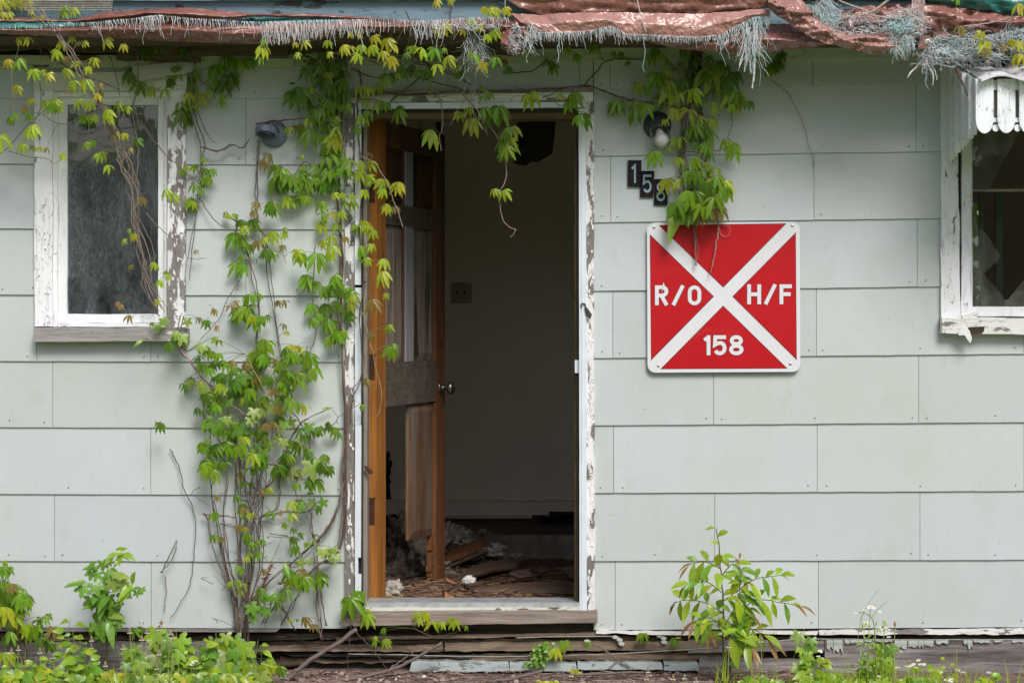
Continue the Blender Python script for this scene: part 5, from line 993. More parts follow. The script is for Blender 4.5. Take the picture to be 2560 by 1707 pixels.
# -- clump at the base of the wall
v = Vine('vine', P(610, 1640, -.08), 'big bare stemmed vine clump rising from the weeds left of the door', yb=-.07, yr=.1)
for i in range(11):
    a = rnd.gauss(606, 12); c_ = rnd.gauss(618, 15); e_ = rnd.gauss(628, 26); v.stem([(a, 1640), (a + rnd.gauss(4, 6), 1540), (c_, 1420), (c_ + rnd.gauss(6, 8), 1320), (e_, 1230), (e_ + rnd.gauss(5, 18), 1130), (e_ + rnd.gauss(8, 40), 1040)], .0028, .0015, -.06, 1, 0, rnd.choice([(.12, .08, .065), (.17, .12, .10), (.22, .17, .15), (.09, .06, .05)]))
for pp in ([(600, 1620), (585, 1500), (560, 1400), (545, 1330), (530, 1240), (528, 1160), (522, 1080)], [(600, 1600), (592, 1480), (575, 1420), (568, 1350), (560, 1280), (565, 1200), (548, 1100)], [(590, 1500), (560, 1440), (530, 1370), (520, 1300), (508, 1284)], [(605, 1560), (580, 1470), (562, 1390), (545, 1300), (536, 1250)], [(620, 1500), (600, 1400), (595, 1300), (590, 1200), (585, 1110), (575, 1050)],
           [(610, 1560), (650, 1480), (690, 1440), (740, 1400), (790, 1352)], [(700, 1560), (730, 1520), (745, 1480), (755, 1470)], [(640, 1330), (660, 1290), (690, 1270), (700, 1220), (690, 1150)], [(620, 1300), (660, 1290), (720, 1280), (760, 1282), (790, 1270)], [(640, 1240), (700, 1180), (720, 1110), (760, 1050), (830, 1020)], [(790, 1350), (795, 1430), (805, 1520), (815, 1565)], [(700, 1510), (720, 1550), (740, 1575)], [(770, 1280), (780, 1340), (790, 1350)], [(808, 1600), (800, 1540), (790, 1450), (788, 1380)],
           [(400, 1430), (425, 1400), (440, 1350)], [(515, 1285), (540, 1290), (560, 1288), (590, 1295)], [(640, 1130), (600, 1150), (610, 1200), (650, 1230)], [(560, 990), (580, 1060), (590, 1120), (610, 1170), (650, 1160), (700, 1165)], [(660, 1560), (690, 1500), (720, 1450), (725, 1400)]):
    v.stem(pp, .0028, .0016, -.055, 2, 3)
v.stem([(425, 1122), (440, 1150), (452, 1180), (460, 1225), (478, 1260), (490, 1310), (485, 1380), (478, 1450), (455, 1500), (425, 1545)], .0022, .0014, -.04, 1, 0); v.stem([(412, 1440), (416, 1480), (410, 1530)], .0022, .0014, -.04)
v.stem([(452, 870), (500, 930), (540, 980), (580, 1015), (620, 1040)], .0036, .0022, -.1, 3, 4, (.42, .32, .29)); v.stem([(455, 790), (440, 850), (470, 880)], .0028, .0018, -.1, 2, 4); v.stem([(612, 885), (640, 935), (660, 990), (650, 1010)], .0022, .0016, -.14, 1, 0, (.36, .34, .14)); v.stem([(680, 920), (670, 960), (658, 990)], .0022, .0016, -.14, 1, 0, (.5, .4, .25)); v.stem([(680, 940), (700, 970), (715, 1010), (722, 1020)], .0026, .0018, -.12, 1, 0, (.5, .46, .4))
v.stem([(710, 1110), (728, 1170), (735, 1220), (750, 1260)], .0028, .002, -.12, 1, 0, (.42, .34, .3)); v.stem([(730, 1030), (750, 1055), (775, 1110), (765, 1170), (805, 1140)], .0024, .0016, -.06); v.stem([(795, 1080), (835, 1060), (850, 1040), (900, 1010)], .002, .0012, -.08); v.stem([(765, 1270), (785, 1340), (793, 1400), (797, 1450), (800, 1550)], .0024, .0014, -.08, 1, 0, (.38, .33, .28))
for _ in range(40):
    a, c_ = rnd.gauss(625, 50), rnd.uniform(1150, 1560); v.stem([(a, c_), (a + rnd.gauss(0, 22), c_ + rnd.gauss(0, 15)), (a + rnd.gauss(0, 34), c_ + rnd.gauss(0, 30))], .0016, .0008, -.07)
v.yr = .14
for _ in range(46): v.leafat(rnd.gauss(630, 62), rnd.uniform(880, 1180), rnd.uniform(18, 34), rnd.choice('GGLDmO'), extra=.3)
for _ in range(26): v.leafat(rnd.gauss(640, 60), rnd.uniform(1180, 1480), rnd.uniform(14, 26), rnd.choice('GLDOG'), extra=0)
v.leaves(0, 430, "1330 1190 90 M,1530 1200 80 M,1500 1340 110 M,1430 1300 60 M,1650 1400 100 M,1750 1350 80 M,1690 1210 70 D,1170 1370 80 l,1620 1190 50 O,1750 1120 60 O,1770 1260 50 R,1880 1090 50 O,1930 1050 60 O,1290 1250 60 G,1380 1390 80 D")
v.leaves(400, 800, "30 0 80 M,180 110 120 M,340 190 100 M,440 140 60 M,240 480 90 M,345 540 110 M,400 250 80 G,330 290 60 G,480 270 70 G,340 350 80 D,440 330 90 D,530 350 80 G,400 400 70 G,210 540 60 D,660 420 140 m,740 420 60 O,690 600 90 G,740 590 70 G,590 560 100 D,700 350 80 O,760 260 130 G,810 270 130 G,870 170 140 G,850 280 90 G,1080 270 120 G,1050 210 70 Y,1130 210 60 Y,920 310 120 O,990 340 110 G,1230 280 130 G,1130 430 140 G,1010 470 100 D,1050 420 90 G,930 560 80 O,990 540 80 G,1080 640 110 G,940 640 110 M,840 700 130 M,900 690 100 M,1000 700 120 M,770 720 110 M,740 790 100 M,550 790 80 M,460 800 170 m,640 850 170 m,390 820 90 G,430 670 100 D,350 730 80 D,1010 820 110 M,1080 800 110 M,930 830 100 O,870 850 60 O,1190 700 80 Y,1390 720 60 l,1220 840 120 m,1310 860 80 D,1380 830 90 D,1450 920 60 D,1150 900 70 D,1100 980 110 M,960 940 90 M,1010 970 90 M,1210 1050 100 D,840 1050 110 m,890 1010 70 M,800 900 90 D,850 940 80 D,1030 1080 90 D,350 1000 90 G,400 1020 110 G,530 990 120 G,470 1010 90 G,370 1160 110 G,460 1160 80 G,540 1160 80 G,650 1240 70 O,730 1210 60 G,1240 1150 190 M,1070 1200 130 M,1140 1240 60 O,960 1180 110 D,1010 1180 110 D,1350 1100 70 G,1320 1160 100 D,1380 1220 80 D,1280 1300 120 G,1210 1310 80 D,1240 1460 80 M,1140 1490 100 m,1340 1460 90 m,1280 1510 80 D,1200 1420 60 l,830 1390 50 O,470 1430 60 O,620 480 110 D,700 520 100 D,780 480 100 D,560 440 80 D,880 450 90 D,760 660 90 D,850 620 90 G,1040 560 80 D,500 450 80 G,470 560 80 G,380 600 90 D", extra=.7)
v.leaves(400, 1227, "440 170 90 G,900 165 80 G,640 280 70 O,690 290 60 L,440 360 70 G,500 375 60 O,570 740 50 L,680 755 60 L,1090 300 60 D,1150 340 60 D,1090 370 80 D,1100 450 80 D,1200 420 60 G,1260 400 50 G,1330 460 110 M,1410 460 90 M,1430 510 110 M,1220 550 70 M,1150 560 90 M,1010 590 100 l,1080 690 130 G,1180 700 150 G,1220 680 70 G,1310 650 60 D,1310 700 110 G,960 830 130 m,1030 800 110 D,850 840 90 m,900 850 80 m,740 920 120 m,870 950 100 m,800 940 80 m,760 1010 90 m,1060 1040 40 L,1190 1030 100 O,1260 1090 60 O,940 890 90 D,800 880 90 D", extra=.3)
v.st.tube(smoothline([P(680, 1408, -.07), P(662, 1450, -.075), P(640, 1500, -.07), P(625, 1540, -.06)], 4), .003, .0025, 5, 0, (.2, .09, .07))
for _ in range(150):      # the brown dry catkin-like growth
    a = rnd.random(); px = 680 - 42 * a; py = 1410 + 95 * a; v.st.tube([P(px, py, -.07), P(px + rnd.uniform(-13, 13), py + rnd.uniform(-8, 8), -.08)], .0026, .001, 3, 0, (.24, .10, .08))
v.done()
# -- creeper sprigs on the sill and timbers
for (x0, lab, tx) in ((1090, 'row of small creeper leaves along the grey door sill', "590 990 50 L,670 985 70 L,610 1040 65 L,720 1070 80 L,800 1065 65 L,905 1050 75 L,320 1115 50 G,990 1100 40 G"), (960, 'two small creeper leaves on the timbers left under the sill', "340 1205 80 L,262 1220 60 G"), (1390, 'dark green herb and creeper leaves growing out of the timbers under the sill', "1740 1280 95 L,1800 1225 90 G,1985 1230 60 G")):
    v = Vine('creeper_sprig', P(x0, 1600, -.05), lab, yb=-.085, yr=.02)
    if x0 == 1090: v.stem([(1030, 1570), (1060, 1582), (1090, 1590), (1140, 1580), (1145, 1560)], .0018, .001, -.08)
    if x0 == 960: v.stem([(880, 1560), (900, 1590), (930, 1620), (960, 1660), (975, 1690)], .0024, .0014, -.07); v.stem([(876, 1560), (872, 1620), (868, 1680)], .002, .0014, -.08)
    if x0 == 1390:
        v.stem([(1390, 1690), (1388, 1650), (1392, 1630)], .0018, .0012, -.05)
        for _ in range(90): a = rnd.random(); ovate(v.lv, P(1350 + 22 * rnd.gauss(0, 1) * .6 - 30 * (a - .5), 1605 + 60 * a, -.05 - rnd.random() * .04), rnd.uniform(.012, .022), rnd.choice('GmmG'), W=.9)
    v.leaves(860, 1227, tx); v.done()
v = Vine('creeper_sprig', P(1650, 1610, -.04), 'small creeper leaves sprouting from the beam left of the sapling', yb=-.04, yr=.02); v.stem([(1610, 1625), (1608, 1600)], .0014, .001, -.03); v.stem([(1690, 1625), (1688, 1600)], .0014, .001, -.03); v.leaves(1400, 1227, "680 1160 80 G,940 1200 75 G,1275 1245 50 O"); v.done()
# -- saplings
v = Vine('sapling', P(1815, 1700, -.3), 'young cherry like sapling with red tipped leaves before the right wall', 'sapling', yb=-.3)
def spray(v, pts, r, nl, ls, y, cs='LCCmC', tip='R', W=.4, dr=.3):
    w_ = smoothline([P(a, c, y + rnd.uniform(-.02, .02)) for a, c in pts], 6, .001); v.st.tube(w_, r, r * .4, 6, 0, (.16, .16, .06)); n_ = len(w_)
    for i in range(nl):
        t = .12 + .88 * i / (nl - 1); p = w_[min(n_ - 1, int(t * (n_ - 1)))]; dd = (w_[min(n_ - 1, int(t * (n_ - 1)) + 1)] - w_[max(0, int(t * (n_ - 1)) - 1)]).normalized()
        sgn = 1 if i % 2 else -1; side = Vector((-dd.z, 0, dd.x)) * sgn; d = dd * .5 + side * rnd.uniform(.5, 1) + Vector((0, rnd.uniform(-.6, .3), rnd.uniform(-.5, .1)))
        last = i >= nl - 2 and rnd.random() < .7; l = ls * rnd.uniform(.7, 1.15) * (1 - .3 * t); d2 = dd * 1.2 + side * .3 if last else d
        blade(v.lv, p, d2, Vector((rnd.uniform(-.5, .5), -.7, .8)), l, l * W * (.6 if last else 1), tcol(tip if last else rnd.choice(cs)), rnd.uniform(.1, .5), .35, droop=dr)
main = [(1812, 1705), (1808, 1600), (1808, 1500), (1803, 1440), (1798, 1370), (1790, 1320)]
spray(v, main, .0045, 12, .08, -.3)
for pp, n_ in (([(1812, 1560), (1845, 1500), (1850, 1440), (1848, 1400)], 9), ([(1840, 1480), (1880, 1450), (1930, 1440), (1950, 1438)], 8), ([(1845, 1530), (1890, 1500), (1950, 1505), (2000, 1515)], 10), ([(1800, 1420), (1770, 1405), (1740, 1405), (1725, 1412)], 6), ([(1803, 1480), (1770, 1455), (1735, 1458), (1715, 1462)], 7), ([(1806, 1530), (1760, 1505), (1710, 1500), (1690, 1506)], 8), ([(1808, 1570), (1780, 1545), (1750, 1545), (1735, 1556)], 6), ([(1812, 1590), (1860, 1570), (1900, 1580), (1925, 1600)], 8), ([(1803, 1440), (1830, 1410), (1850, 1420), (1860, 1435)], 6), ([(1812, 1600), (1800, 1570), (1775, 1560), (1772, 1580)], 5), ([(1815, 1600), (1830, 1570), (1850, 1555)], 6), ([(1820, 1590), (1860, 1600), (1880, 1620)], 5), ([(1808, 1500), (1840, 1490), (1870, 1520), (1880, 1540)], 7)):
    spray(v, pp, .0024, n_ + 2, .098, -.3 + rnd.uniform(-.12, .12))
v.done()
v = Vine('sapling', P(268, 1700, -.2), 'slim box elder sapling with lobed green leaves before the left wall', 'sapling', yb=-.2)
spray(v, [(268, 1705), (266, 1600), (268, 1520), (268, 1450), (270, 1400)], .004, 5, .05, -.2, 'CL', 'C')
for x, y, s, c in ((240, 1402, 34, 'm'), (290, 1380, 34, 'C'), (310, 1384, 34, 'C'), (283, 1395, 26, 'M'), (248, 1420, 40, 'm'), (276, 1420, 32, 'm'), (215, 1455, 50, 'm'), (240, 1460, 36, 'm'), (280, 1440, 50, 'M'), (300, 1450, 46, 'M'), (330, 1460, 44, 'C'), (350, 1468, 26, 'm'), (245, 1485, 50, 'm'), (275, 1490, 50, 'm'), (290, 1488, 40, 'm'), (262, 1510, 50, 'm'), (280, 1515, 50, 'D'), (240, 1535, 46, 'm'), (270, 1540, 50, 'M'), (285, 1545, 40, 'm'), (255, 1500, 50, 'D'), (250, 1560, 40, 'D'), (265, 1580, 30, 'G'), (260, 1470, 40, 'm'), (258, 1440, 34, 'm'), (270, 1555, 50, 'm'), (248, 1515, 44, 'm')):
    y_ = -.2 - rnd.random() * .1; o = P(x, y, y_); v.st.tube([P(267, y + 14, -.2), o], .0014, .001, 3, 0, (.2, .26, .08)); l = s / K * 1.1
    for k in range(3): maple(v.lv, o + Vector((rnd.uniform(-.5, .5) * l, rnd.uniform(-.01, .01), rnd.uniform(-.3, .1) * l)), l * .75, c) if c in 'mMD' and k < 2 else ovate(v.lv, o, l, c, W=.4)
v.done()
v = Vine('creeper_plant', P(40, 1650, -.1), 'dark creeper bush at the far left foot of the wall', 'creeper', yb=-.1, yr=.12)
v.stem([(60, 1690), (40, 1600), (20, 1500), (0, 1440)], .003, .002, -.08, 4, 10)
v.leaves(0, 1227, "30 620 95 G,70 620 90 G,20 750 110 G,90 760 110 O,140 760 120 G,170 840 130 G,210 840 120 D,60 830 100 D,30 910 110 G,50 950 130 L,20 1000 110 L,110 1000 110 L,190 980 90 L,150 1060 60 O,100 880 100 D,130 930 90 D,0 820 100 G,90 1150 110 G,150 1100 90 O,260 1110 130 G,310 1090 80 G,370 1020 75 G,440 1110 100 O,240 1100 70 O,400 1220 110 D,330 1200 90 D,30 1320 140 L,60 1330 110 L,1100 1120 80 G,860 1160 60 G,900 1160 60 G", extra=.9); v.done()
# -- weeds
def weed(name, x, ytop, y, label, kind='leafy', cat='weed', spread=30, n=12, ls=.05, col_='CLC', group=None, base=1712):
    ls *= 1.3
    v = Vine(name, P(x, base, y), label, cat, yb=y)
    if group: v.t['group'] = group
    for k in range(1 if kind != 'leafy' else max(1, spread // 16)):
        xt = x + rnd.gauss(0, spread * .5) if k else x; tp_ = ytop + (rnd.random() * 40 if k else 0)
        w_ = smoothline([P(x + rnd.gauss(0, 4), base, y), P((x + xt) / 2 + rnd.gauss(0, 4), (base + tp_) / 2, y), P(xt, tp_, y)], 6, .001); v.st.tube(w_, .0024, .0012, 5, 0, (.22, .30, .08))
        for i in range(n):
            p = w_[int((.1 + .88 * i / n) * (len(w_) - 1))]
            f_ = maple if (kind == 'lobed') else ovate
            d = Vector(((1 if i % 2 else -1) * rnd.uniform(.4, 1), rnd.uniform(-.9, .5), rnd.uniform(-.35, .6))).normalized(); pp_ = p + d * rnd.uniform(.1, .5) * ls; v.st.tube([p, pp_], .001, .0008, 3, 0, (.25, .34, .1))
            if kind == 'lobed': maple(v.lv, pp_, ls * rnd.uniform(.6, 1.1), rnd.choice('CMm'))
            else: ovate(v.lv, pp_, ls * rnd.uniform(.55, 1.1) * (1.1 - .5 * i / n), rnd.choice(col_), d)
    return v
def flower(v, o, r=.008):
    fm = v.fl if hasattr(v, 'fl') else None
    if fm is None: v.fl = fm = MB()
    ax_ = Vector((rnd.uniform(-.4, .4), -rnd.uniform(.1, .6), 1)).normalized(); u = ax_.orthogonal().normalized(); w2 = ax_.cross(u)
    for k in range(14):
        a = 6.283 * k / 14; dd = u * math.cos(a) + w2 * math.sin(a); t_ = ax_.cross(dd); q_ = r * .14; fm.add([o + dd * r * .25 - t_ * q_, o + dd * r * .25 + t_ * q_, o + dd * r + t_ * q_ + ax_ * r * .1, o + dd * r - t_ * q_ + ax_ * r * .1], [(0, 1, 2, 3)], 0)
    fm.lathe(o, ax_, [(-.001, r * .4), (r * .15, r * .35), (r * .2, .0001)], 8, 1)
def plantain(x, ytop, y, label, group, tall=1712, lean=0):
    v = Vine('plantain_stalk', P(x, tall, y), label, 'seed stalk', yb=y); v.t['group'] = group
    w_ = smoothline([P(x - lean, tall, y), P(x - lean * .4, (ytop + tall) / 2, y), P(x, ytop, y)], 4); v.st.tube(w_, .0016, .0014, 5, 0, (.40, .42, .16)); v.st.build('stem', M['stem'], v.t, smooth=True)
    q = MB(); q.lathe(w_[-1], (0, 0, 1), [(-.003, .002), (0, .005), (.012, .0055), (.02, .003), (.022, .0004)], 8, 0); q.build('seed_head', M['seed'], v.t)
    q = MB()
    for k in range(12): a = k * .52; q.lathe(w_[-1] + Vector((math.cos(a) * .007, math.sin(a) * .007, .001)), (math.cos(a), math.sin(a), 0), [(-.002, .0012), (.003, .0014)], 4)
    q.build('seed_head_ring', M['petal'], v.t)
M['seed'] = m_plain('seed_head_brown', (.24, .19, .12), .8)
def fin(v):
    v.done()
    if hasattr(v, 'fl'): v.fl.build('flowers', [M['petal'], M['yolk']], v.t)
M['yolk'] = m_plain('flower_centre', (.55, .42, .06), .7)
WL = [(175, 1545, -.45, 'tall weed with round light leaves at the lower left, left of the box elder', 'leafy', 46, 15, .055),
      (200, 1600, -.5, 'broad leaved light green weed under the box elder sapling', 'leafy', 40, 12, .06),
      (330, 1590, -.4, 'light green leafy weed right of the box elder sapling', 'lobed', 40, 10, .06), (400, 1560, -.35, 'pointed leaf weed rising highest in the lower left weed patch', 'lobed', 36, 13, .075),
      (440, 1570, -.38, 'bright lobed weed in the middle of the lower left patch', 'lobed', 50, 12, .075), (490, 1600, -.36, 'dense green weed in front of the left beam', 'leafy', 50, 14, .07),
      (540, 1580, -.32, 'leafy weed at the foot of the bare vine stems, left side', 'lobed', 50, 12, .075), (600, 1590, -.3, 'leafy weed covering the foot of the bare vine stems', 'lobed', 50, 12, .08), (645, 1600, -.26, 'weed at the right end of the lower left patch beside the branch', 'leafy', 36, 10, .06),
      (90, 1640, -.5, 'low yellow green weed near the lower left corner', 'leafy', 50, 12, .045), (30, 1660, -.5, 'low weed in the lower left corner', 'leafy', 40, 12, .045)]
for x, yt, y, lab, kd, sp, n_, ls in WL:
    v = weed('weed', x, yt, y, lab, kd, spread=sp, n=n_, ls=ls, col_='CLCm'); fin(v)
def vrow(name, x, y, label, txt, cat='creeper', k=1.):
    v = Vine(name, P(x, 1712, y), label, cat, yb=y, yr=.06); v.leaves(0, 0, txt, k=k, extra=0); v.done()
vrow('creeper_sprig', 560, -.3, 'row of upright striped creeper leaves at the bottom edge left of the branch', "505 1650 34 L,530 1660 36 L,548 1665 40 L,570 1655 38 L,590 1668 36 L,605 1672 36 L,660 1660 36 L,672 1658 34 L,700 1665 30 G,455 1660 36 L,430 1670 30 L,475 1665 36 L,620 1660 38 L,635 1665 40 M,650 1680 50 M,660 1690 44 M")
v = Vine('yellow_leaf_shoot', P(290, 1712, -.5), 'yellow blade leaved shoot at the bottom edge lower left', 'weed', yb=-.5)
for dx, dz in ((-.05, .06), (.035, .075), (.0, .04), (-.03, .08)): blade(v.lv, P(292, 1716, -.5), Vector((dx, -.01, dz)), Vector((0, -1, .3)), .085, .018, (.55, .5, .05), .1, .3)
v.done()
for x, yt, y, lab, kd, sp, n_, ls in ((2010, 1570, -.4, 'lobed green weed right of the cherry like sapling', 'lobed', 26, 12, .055), (2035, 1640, -.4, 'low leafy weed in front of the split beam', 'leafy', 40, 12, .06), (2210, 1600, -.35, 'bright leaved weed in the fleabane clump', 'lobed', 40, 12, .065), (2170, 1650, -.35, 'dark leafy weed left of the fleabane clump', 'leafy', 36, 12, .05), (2310, 1665, -.35, 'leafy weed right of the fleabane clump', 'leafy', 36, 10, .055), (2365, 1640, -.3, 'small sprout before the grey beam on the right', 'leafy', 10, 7, .035), (2480, 1690, -.3, 'low weed at the bottom right corner', 'leafy', 40, 8, .04), (2080, 1690, -.4, 'low weed patch at the bottom between sapling and fleabane', 'leafy', 60, 12, .05), (1890, 1698, -.4, 'low weed at the foot of the cherry like sapling', 'leafy', 70, 8, .035)):
    v = weed('weed', x, yt, y, lab, kd, spread=sp, n=n_, ls=ls, col_='CLCG' if x != 2170 else 'GDm')
    if x in (2010,):
        for px, py in ((2050, 1626), (2046, 1640), (2056, 1646), (2000, 1580)): flower(v, P(px, py, -.4), .009)
    fin(v)
v = Vine('fleabane', P(2190, 1712, -.38), 'tall fleabane with small white flower heads on the lower right', 'wildflower', yb=-.38)
for pp, r in (([(2192, 1712), (2190, 1620), (2185, 1560), (2176, 1540), (2160, 1532), (2146, 1530)], .0024), ([(2170, 1712), (2172, 1600), (2176, 1520)], .002), ([(2205, 1712), (2208, 1620), (2212, 1570)], .002), ([(2145, 1600), (2150, 1560), (2170, 1510), (2198, 1470)], .0012), ([(2180, 1540), (2200, 1518), (2222, 1498)], .0012), ([(2150, 1550), (2160, 1525), (2164, 1522)], .0012), ([(2230, 1712), (2235, 1640)], .0016), ([(2260, 1712), (2268, 1662)], .0016), ([(2300, 1712), (2304, 1662)], .0016)):
    v.stem(pp, r, r * .7, -.38, 1, 0, (.30, .38, .14), .0004, False)
for px, py, r in ((2176, 1518, .015), (2182, 1519, .012), (2162, 1524, .008), (2199, 1528, .009), (2140, 1532, .006), (2165, 1557, .010), (2172, 1555, .009), (2208, 1568, .014), (2216, 1570, .011), (2220, 1574, .009), (2236, 1564, .008), (2222, 1592, .009), (2253, 1628, .007), (2268, 1666, .012), (2276, 1664, .012), (2284, 1660, .009), (2296, 1650, .010), (2300, 1660, .008), (2310, 1660, .008), (2188, 1664, .007), (2200, 1690, .012), (2244, 1668, .010), (2256, 1700, .01), (2290, 1668, .008), (2380, 1700, .015), (2366, 1700, .012), (2050, 1628, .012)): flower(v, P(px, py, -.38), r)
for _ in range(60): a = rnd.gauss(2180, 20); ovate(v.lv, P(a, rnd.uniform(1540, 1700), -.38), rnd.uniform(.014, .03), rnd.choice('GmC'), W=.35)
fin(v)
v = Vine('fleabane', P(60, 1712, -.5), 'white flowered fleabane heads in the lower left weeds', 'wildflower', yb=-.5)
for px, py in ((20, 1680), (27, 1676), (35, 1684), (270, 1700), (276, 1706), (430, 1695), (438, 1702), (484, 1655), (480, 1660), (18, 1690), (426, 1705), (490, 1652)):
    flower(v, P(px, py, -.5), .009); v.stem([(px + rnd.uniform(-6, 6), 1712), (px, py)], .0012, .001, -.5, 1, 0, (.3, .36, .14), .0003, False)
fin(v)
SGp = 'thin plantain seed stalks in the weeds'
for i, (x, yt, ln) in enumerate(((46, 1625, 8), (100, 1632, -5), (324, 1582, -14), (397, 1575, 8), (367, 1582, 2), (424, 1585, 6), (432, 1595, 4), (308, 1622, 3), (229, 1602, 4), (132, 1645, -12), (228, 1620, 8), (28, 1632, 8), (398, 1636, 2), (404, 1562, 4), (354, 1600, 3), (245, 1655, 2), (263, 1665, 6), (392, 1672, 3), (213, 1702, 2))):
    plantain(x, yt, -.45 - .05 * rnd.random(), 'thin pale plantain seed stalk standing in the lower left weeds', SGp, lean=ln)
for i, (x, yt, ln) in enumerate(((1822, 1618, 4), (1903, 1604, -2), (2237, 1566, 2), (1616, 1698, 3), (1620, 1680, 2), (1683, 1698, 2), (1711, 1696, 1), (1428, 1690, 2), (2136, 1672, 2), (2098, 1694, 3), (1740, 1704, 2))):
    plantain(x, yt, -.35 - .1 * rnd.random(), 'thin pale plantain seed stalk standing in front of the right wall', 'plantain stalks on the right', lean=ln)
# grass
q = MB()
def gb(x, y0, h, lean, y, c, w=.004):
    p = smoothline([P(x, y0, y), P(x + lean * .3, y0 - h * .5, y), P(x + lean, y0 - h, y)], 3); vs = []
    for i, a in enumerate(p): ww = w * (1 - i / (len(p) - 1)) + .0004; vs += [a - Vector((ww / 2, 0, 0)), a + Vector((ww / 2, .001, 0))]
    q.add(vs, [(2 * i, 2 * i + 1, 2 * i + 3, 2 * i + 2) for i in range(len(p) - 1)], 0, c)
for _ in range(420):
    x = rnd.choice([rnd.uniform(0, 640), rnd.uniform(1780, 2560), rnd.uniform(1990, 2400)]); gb(x, 1716, rnd.uniform(14, 75) * (1 if rnd.random() < .8 else 1.6), rnd.gauss(0, 16), -.3 - rnd.random() * .3, tcol(rnd.choice('CLGLY'), .3), rnd.uniform(.002, .004))
q.build('grass', M['leaf'], kind='stuff', loc=(0, -.4, -.03), label='sparse grass blades among the weeds at the foot of the wall', cat='grass')
q = MB()
for x, y0, h, ln, w_ in ((1812, 1705, 100, 8, .008), (1806, 1700, 90, 12, .007), (1820, 1700, 80, 2, .007), (1890, 1690, 60, 90, .003), (1840, 1690, 80, 100, .003), (1895, 1712, 100, 20, .003)): gb(x, y0, h, ln, -.33, tcol('L'), w_)
q.build('grass_tuft', M['leaf'], label='tuft of long grass blades at the foot of the cherry like sapling', cat='grass')
q = MB()
for _ in range(900):      # low ground-hugging leaves that close the bottom of the weed patches
    x = rnd.choice([rnd.uniform(-40, 640)] * 3 + [rnd.uniform(1850, 2340)]); y = -.25 - rnd.random() * .4; h = (1690 - 18 * abs(nz(x * .02, 1)) if x < 640 else 1702)
    o_ = P(x, h + rnd.uniform(-8, 26), y); s_ = rnd.uniform(.016, .05) * (1.5 if rnd.random() < .15 else 1); cc = rnd.choice('CLCmMGDY' if x < 640 else 'CLGm')
    if rnd.random() < .3: maple(q, o_, s_ * 1.2, cc)
    else: ovate(q, o_, s_, cc, W=rnd.uniform(.25, .85), droop=rnd.uniform(0, .5))
q.build('ground_cover', M['leaf'], smooth=True, kind='stuff', label='low mixed leaves covering the ground at the bottom', cat='ground cover', loc=(0, -.4, -.03))
# ================================================================ loose things inside the doorway
def lump(m, c, r, seed, amp=.35, nu=44, nv=26, mi=0):
    vs = []; fs = []
    for j in range(nv + 1):
        for i in range(nu):
            a = 6.2832 * i / nu; b_ = math.pi * j / nv; d = Vector((math.sin(b_) * math.cos(a), math.sin(b_) * math.sin(a), math.cos(b_)))
            k = 1 + amp * (nz(d.x * 1.7 + seed, d.y * 1.7, d.z * 1.7) + .9 * nz(d.x * 5 + seed, d.y * 5, d.z * 5) + .8 * nz(d.x * 13, d.y * 13 + seed, d.z * 13)); vs.append(Vector(c) + Vector((d.x * r[0], d.y * r[1], d.z * r[2])) * k)
    for j in range(nv):
        for i in range(nu): fs.append((j * nu + i, j * nu + (i + 1) % nu, (j + 1) * nu + (i + 1) % nu, (j + 1) * nu + i))
    m.add(vs, fs, mi)
def L3(px, py, y): return P(px, py, y)
for (px, py, y, r, mat, nm, lab, ct) in (
    (1035, 1380, 1.75, (.16, .16, .15), 'insul', 'insulation_clump', 'big dark matted insulation heap behind the open door', 'insulation'),
    (1070, 1425, 1.3, (.10, .12, .07), 'insul', 'insulation_clump', 'torn grey insulation lump at the foot of the heap', 'insulation'),
    (1000, 1445, 1.1, (.12, .12, .06), 'insul', 'insulation_clump', 'slate grey insulation wad lowest in the heap', 'insulation'),
    (1140, 1350, 2.3, (.085, .08, .065), 'insulpale', 'insulation_clump', 'pale crumbly insulation behind the fallen panel', 'insulation'),
    (978, 1478, .42, (.045, .05, .04), 'insulpale', 'insulation_clump', 'pale tuft of insulation beside the door edge', 'insulation'),
    (1225, 1380, 1.9, (.07, .07, .022), 'insulpale', 'insulation_clump', 'flat pale insulation scrap right of the fallen panel', 'insulation'),
    (1245, 1373, 1.95, (.04, .04, .025), 'insulpale', 'plaster_chunk', 'white plaster chunk beyond the flat insulation scrap', 'plaster'),
    (1208, 1331, 2.7, (.035, .03, .016), 'insulpale', 'plaster_chunk', 'small pale plaster chunk against the foundation wall', 'plaster'),
    (1290, 1390, 2.1, (.03, .03, .015), 'insulpale', 'plaster_chunk', 'tiny pale plaster chunk right of the insulation scraps', 'plaster')):
    q = MB(); lump(q, P(px, py, y), r, rnd.random() * 50, .55); q.build(nm, M[mat], smooth=True, label=lab, cat=ct)
q = MB(); lump(q, P(1172, 1451, .75), (.028, .025, .02), 4, .3); q.build('crumpled_paper', M['paper'] if 'paper' in M else M['petal'], smooth=True, label='crumpled white paper ball on the rotten floor', cat='paper')
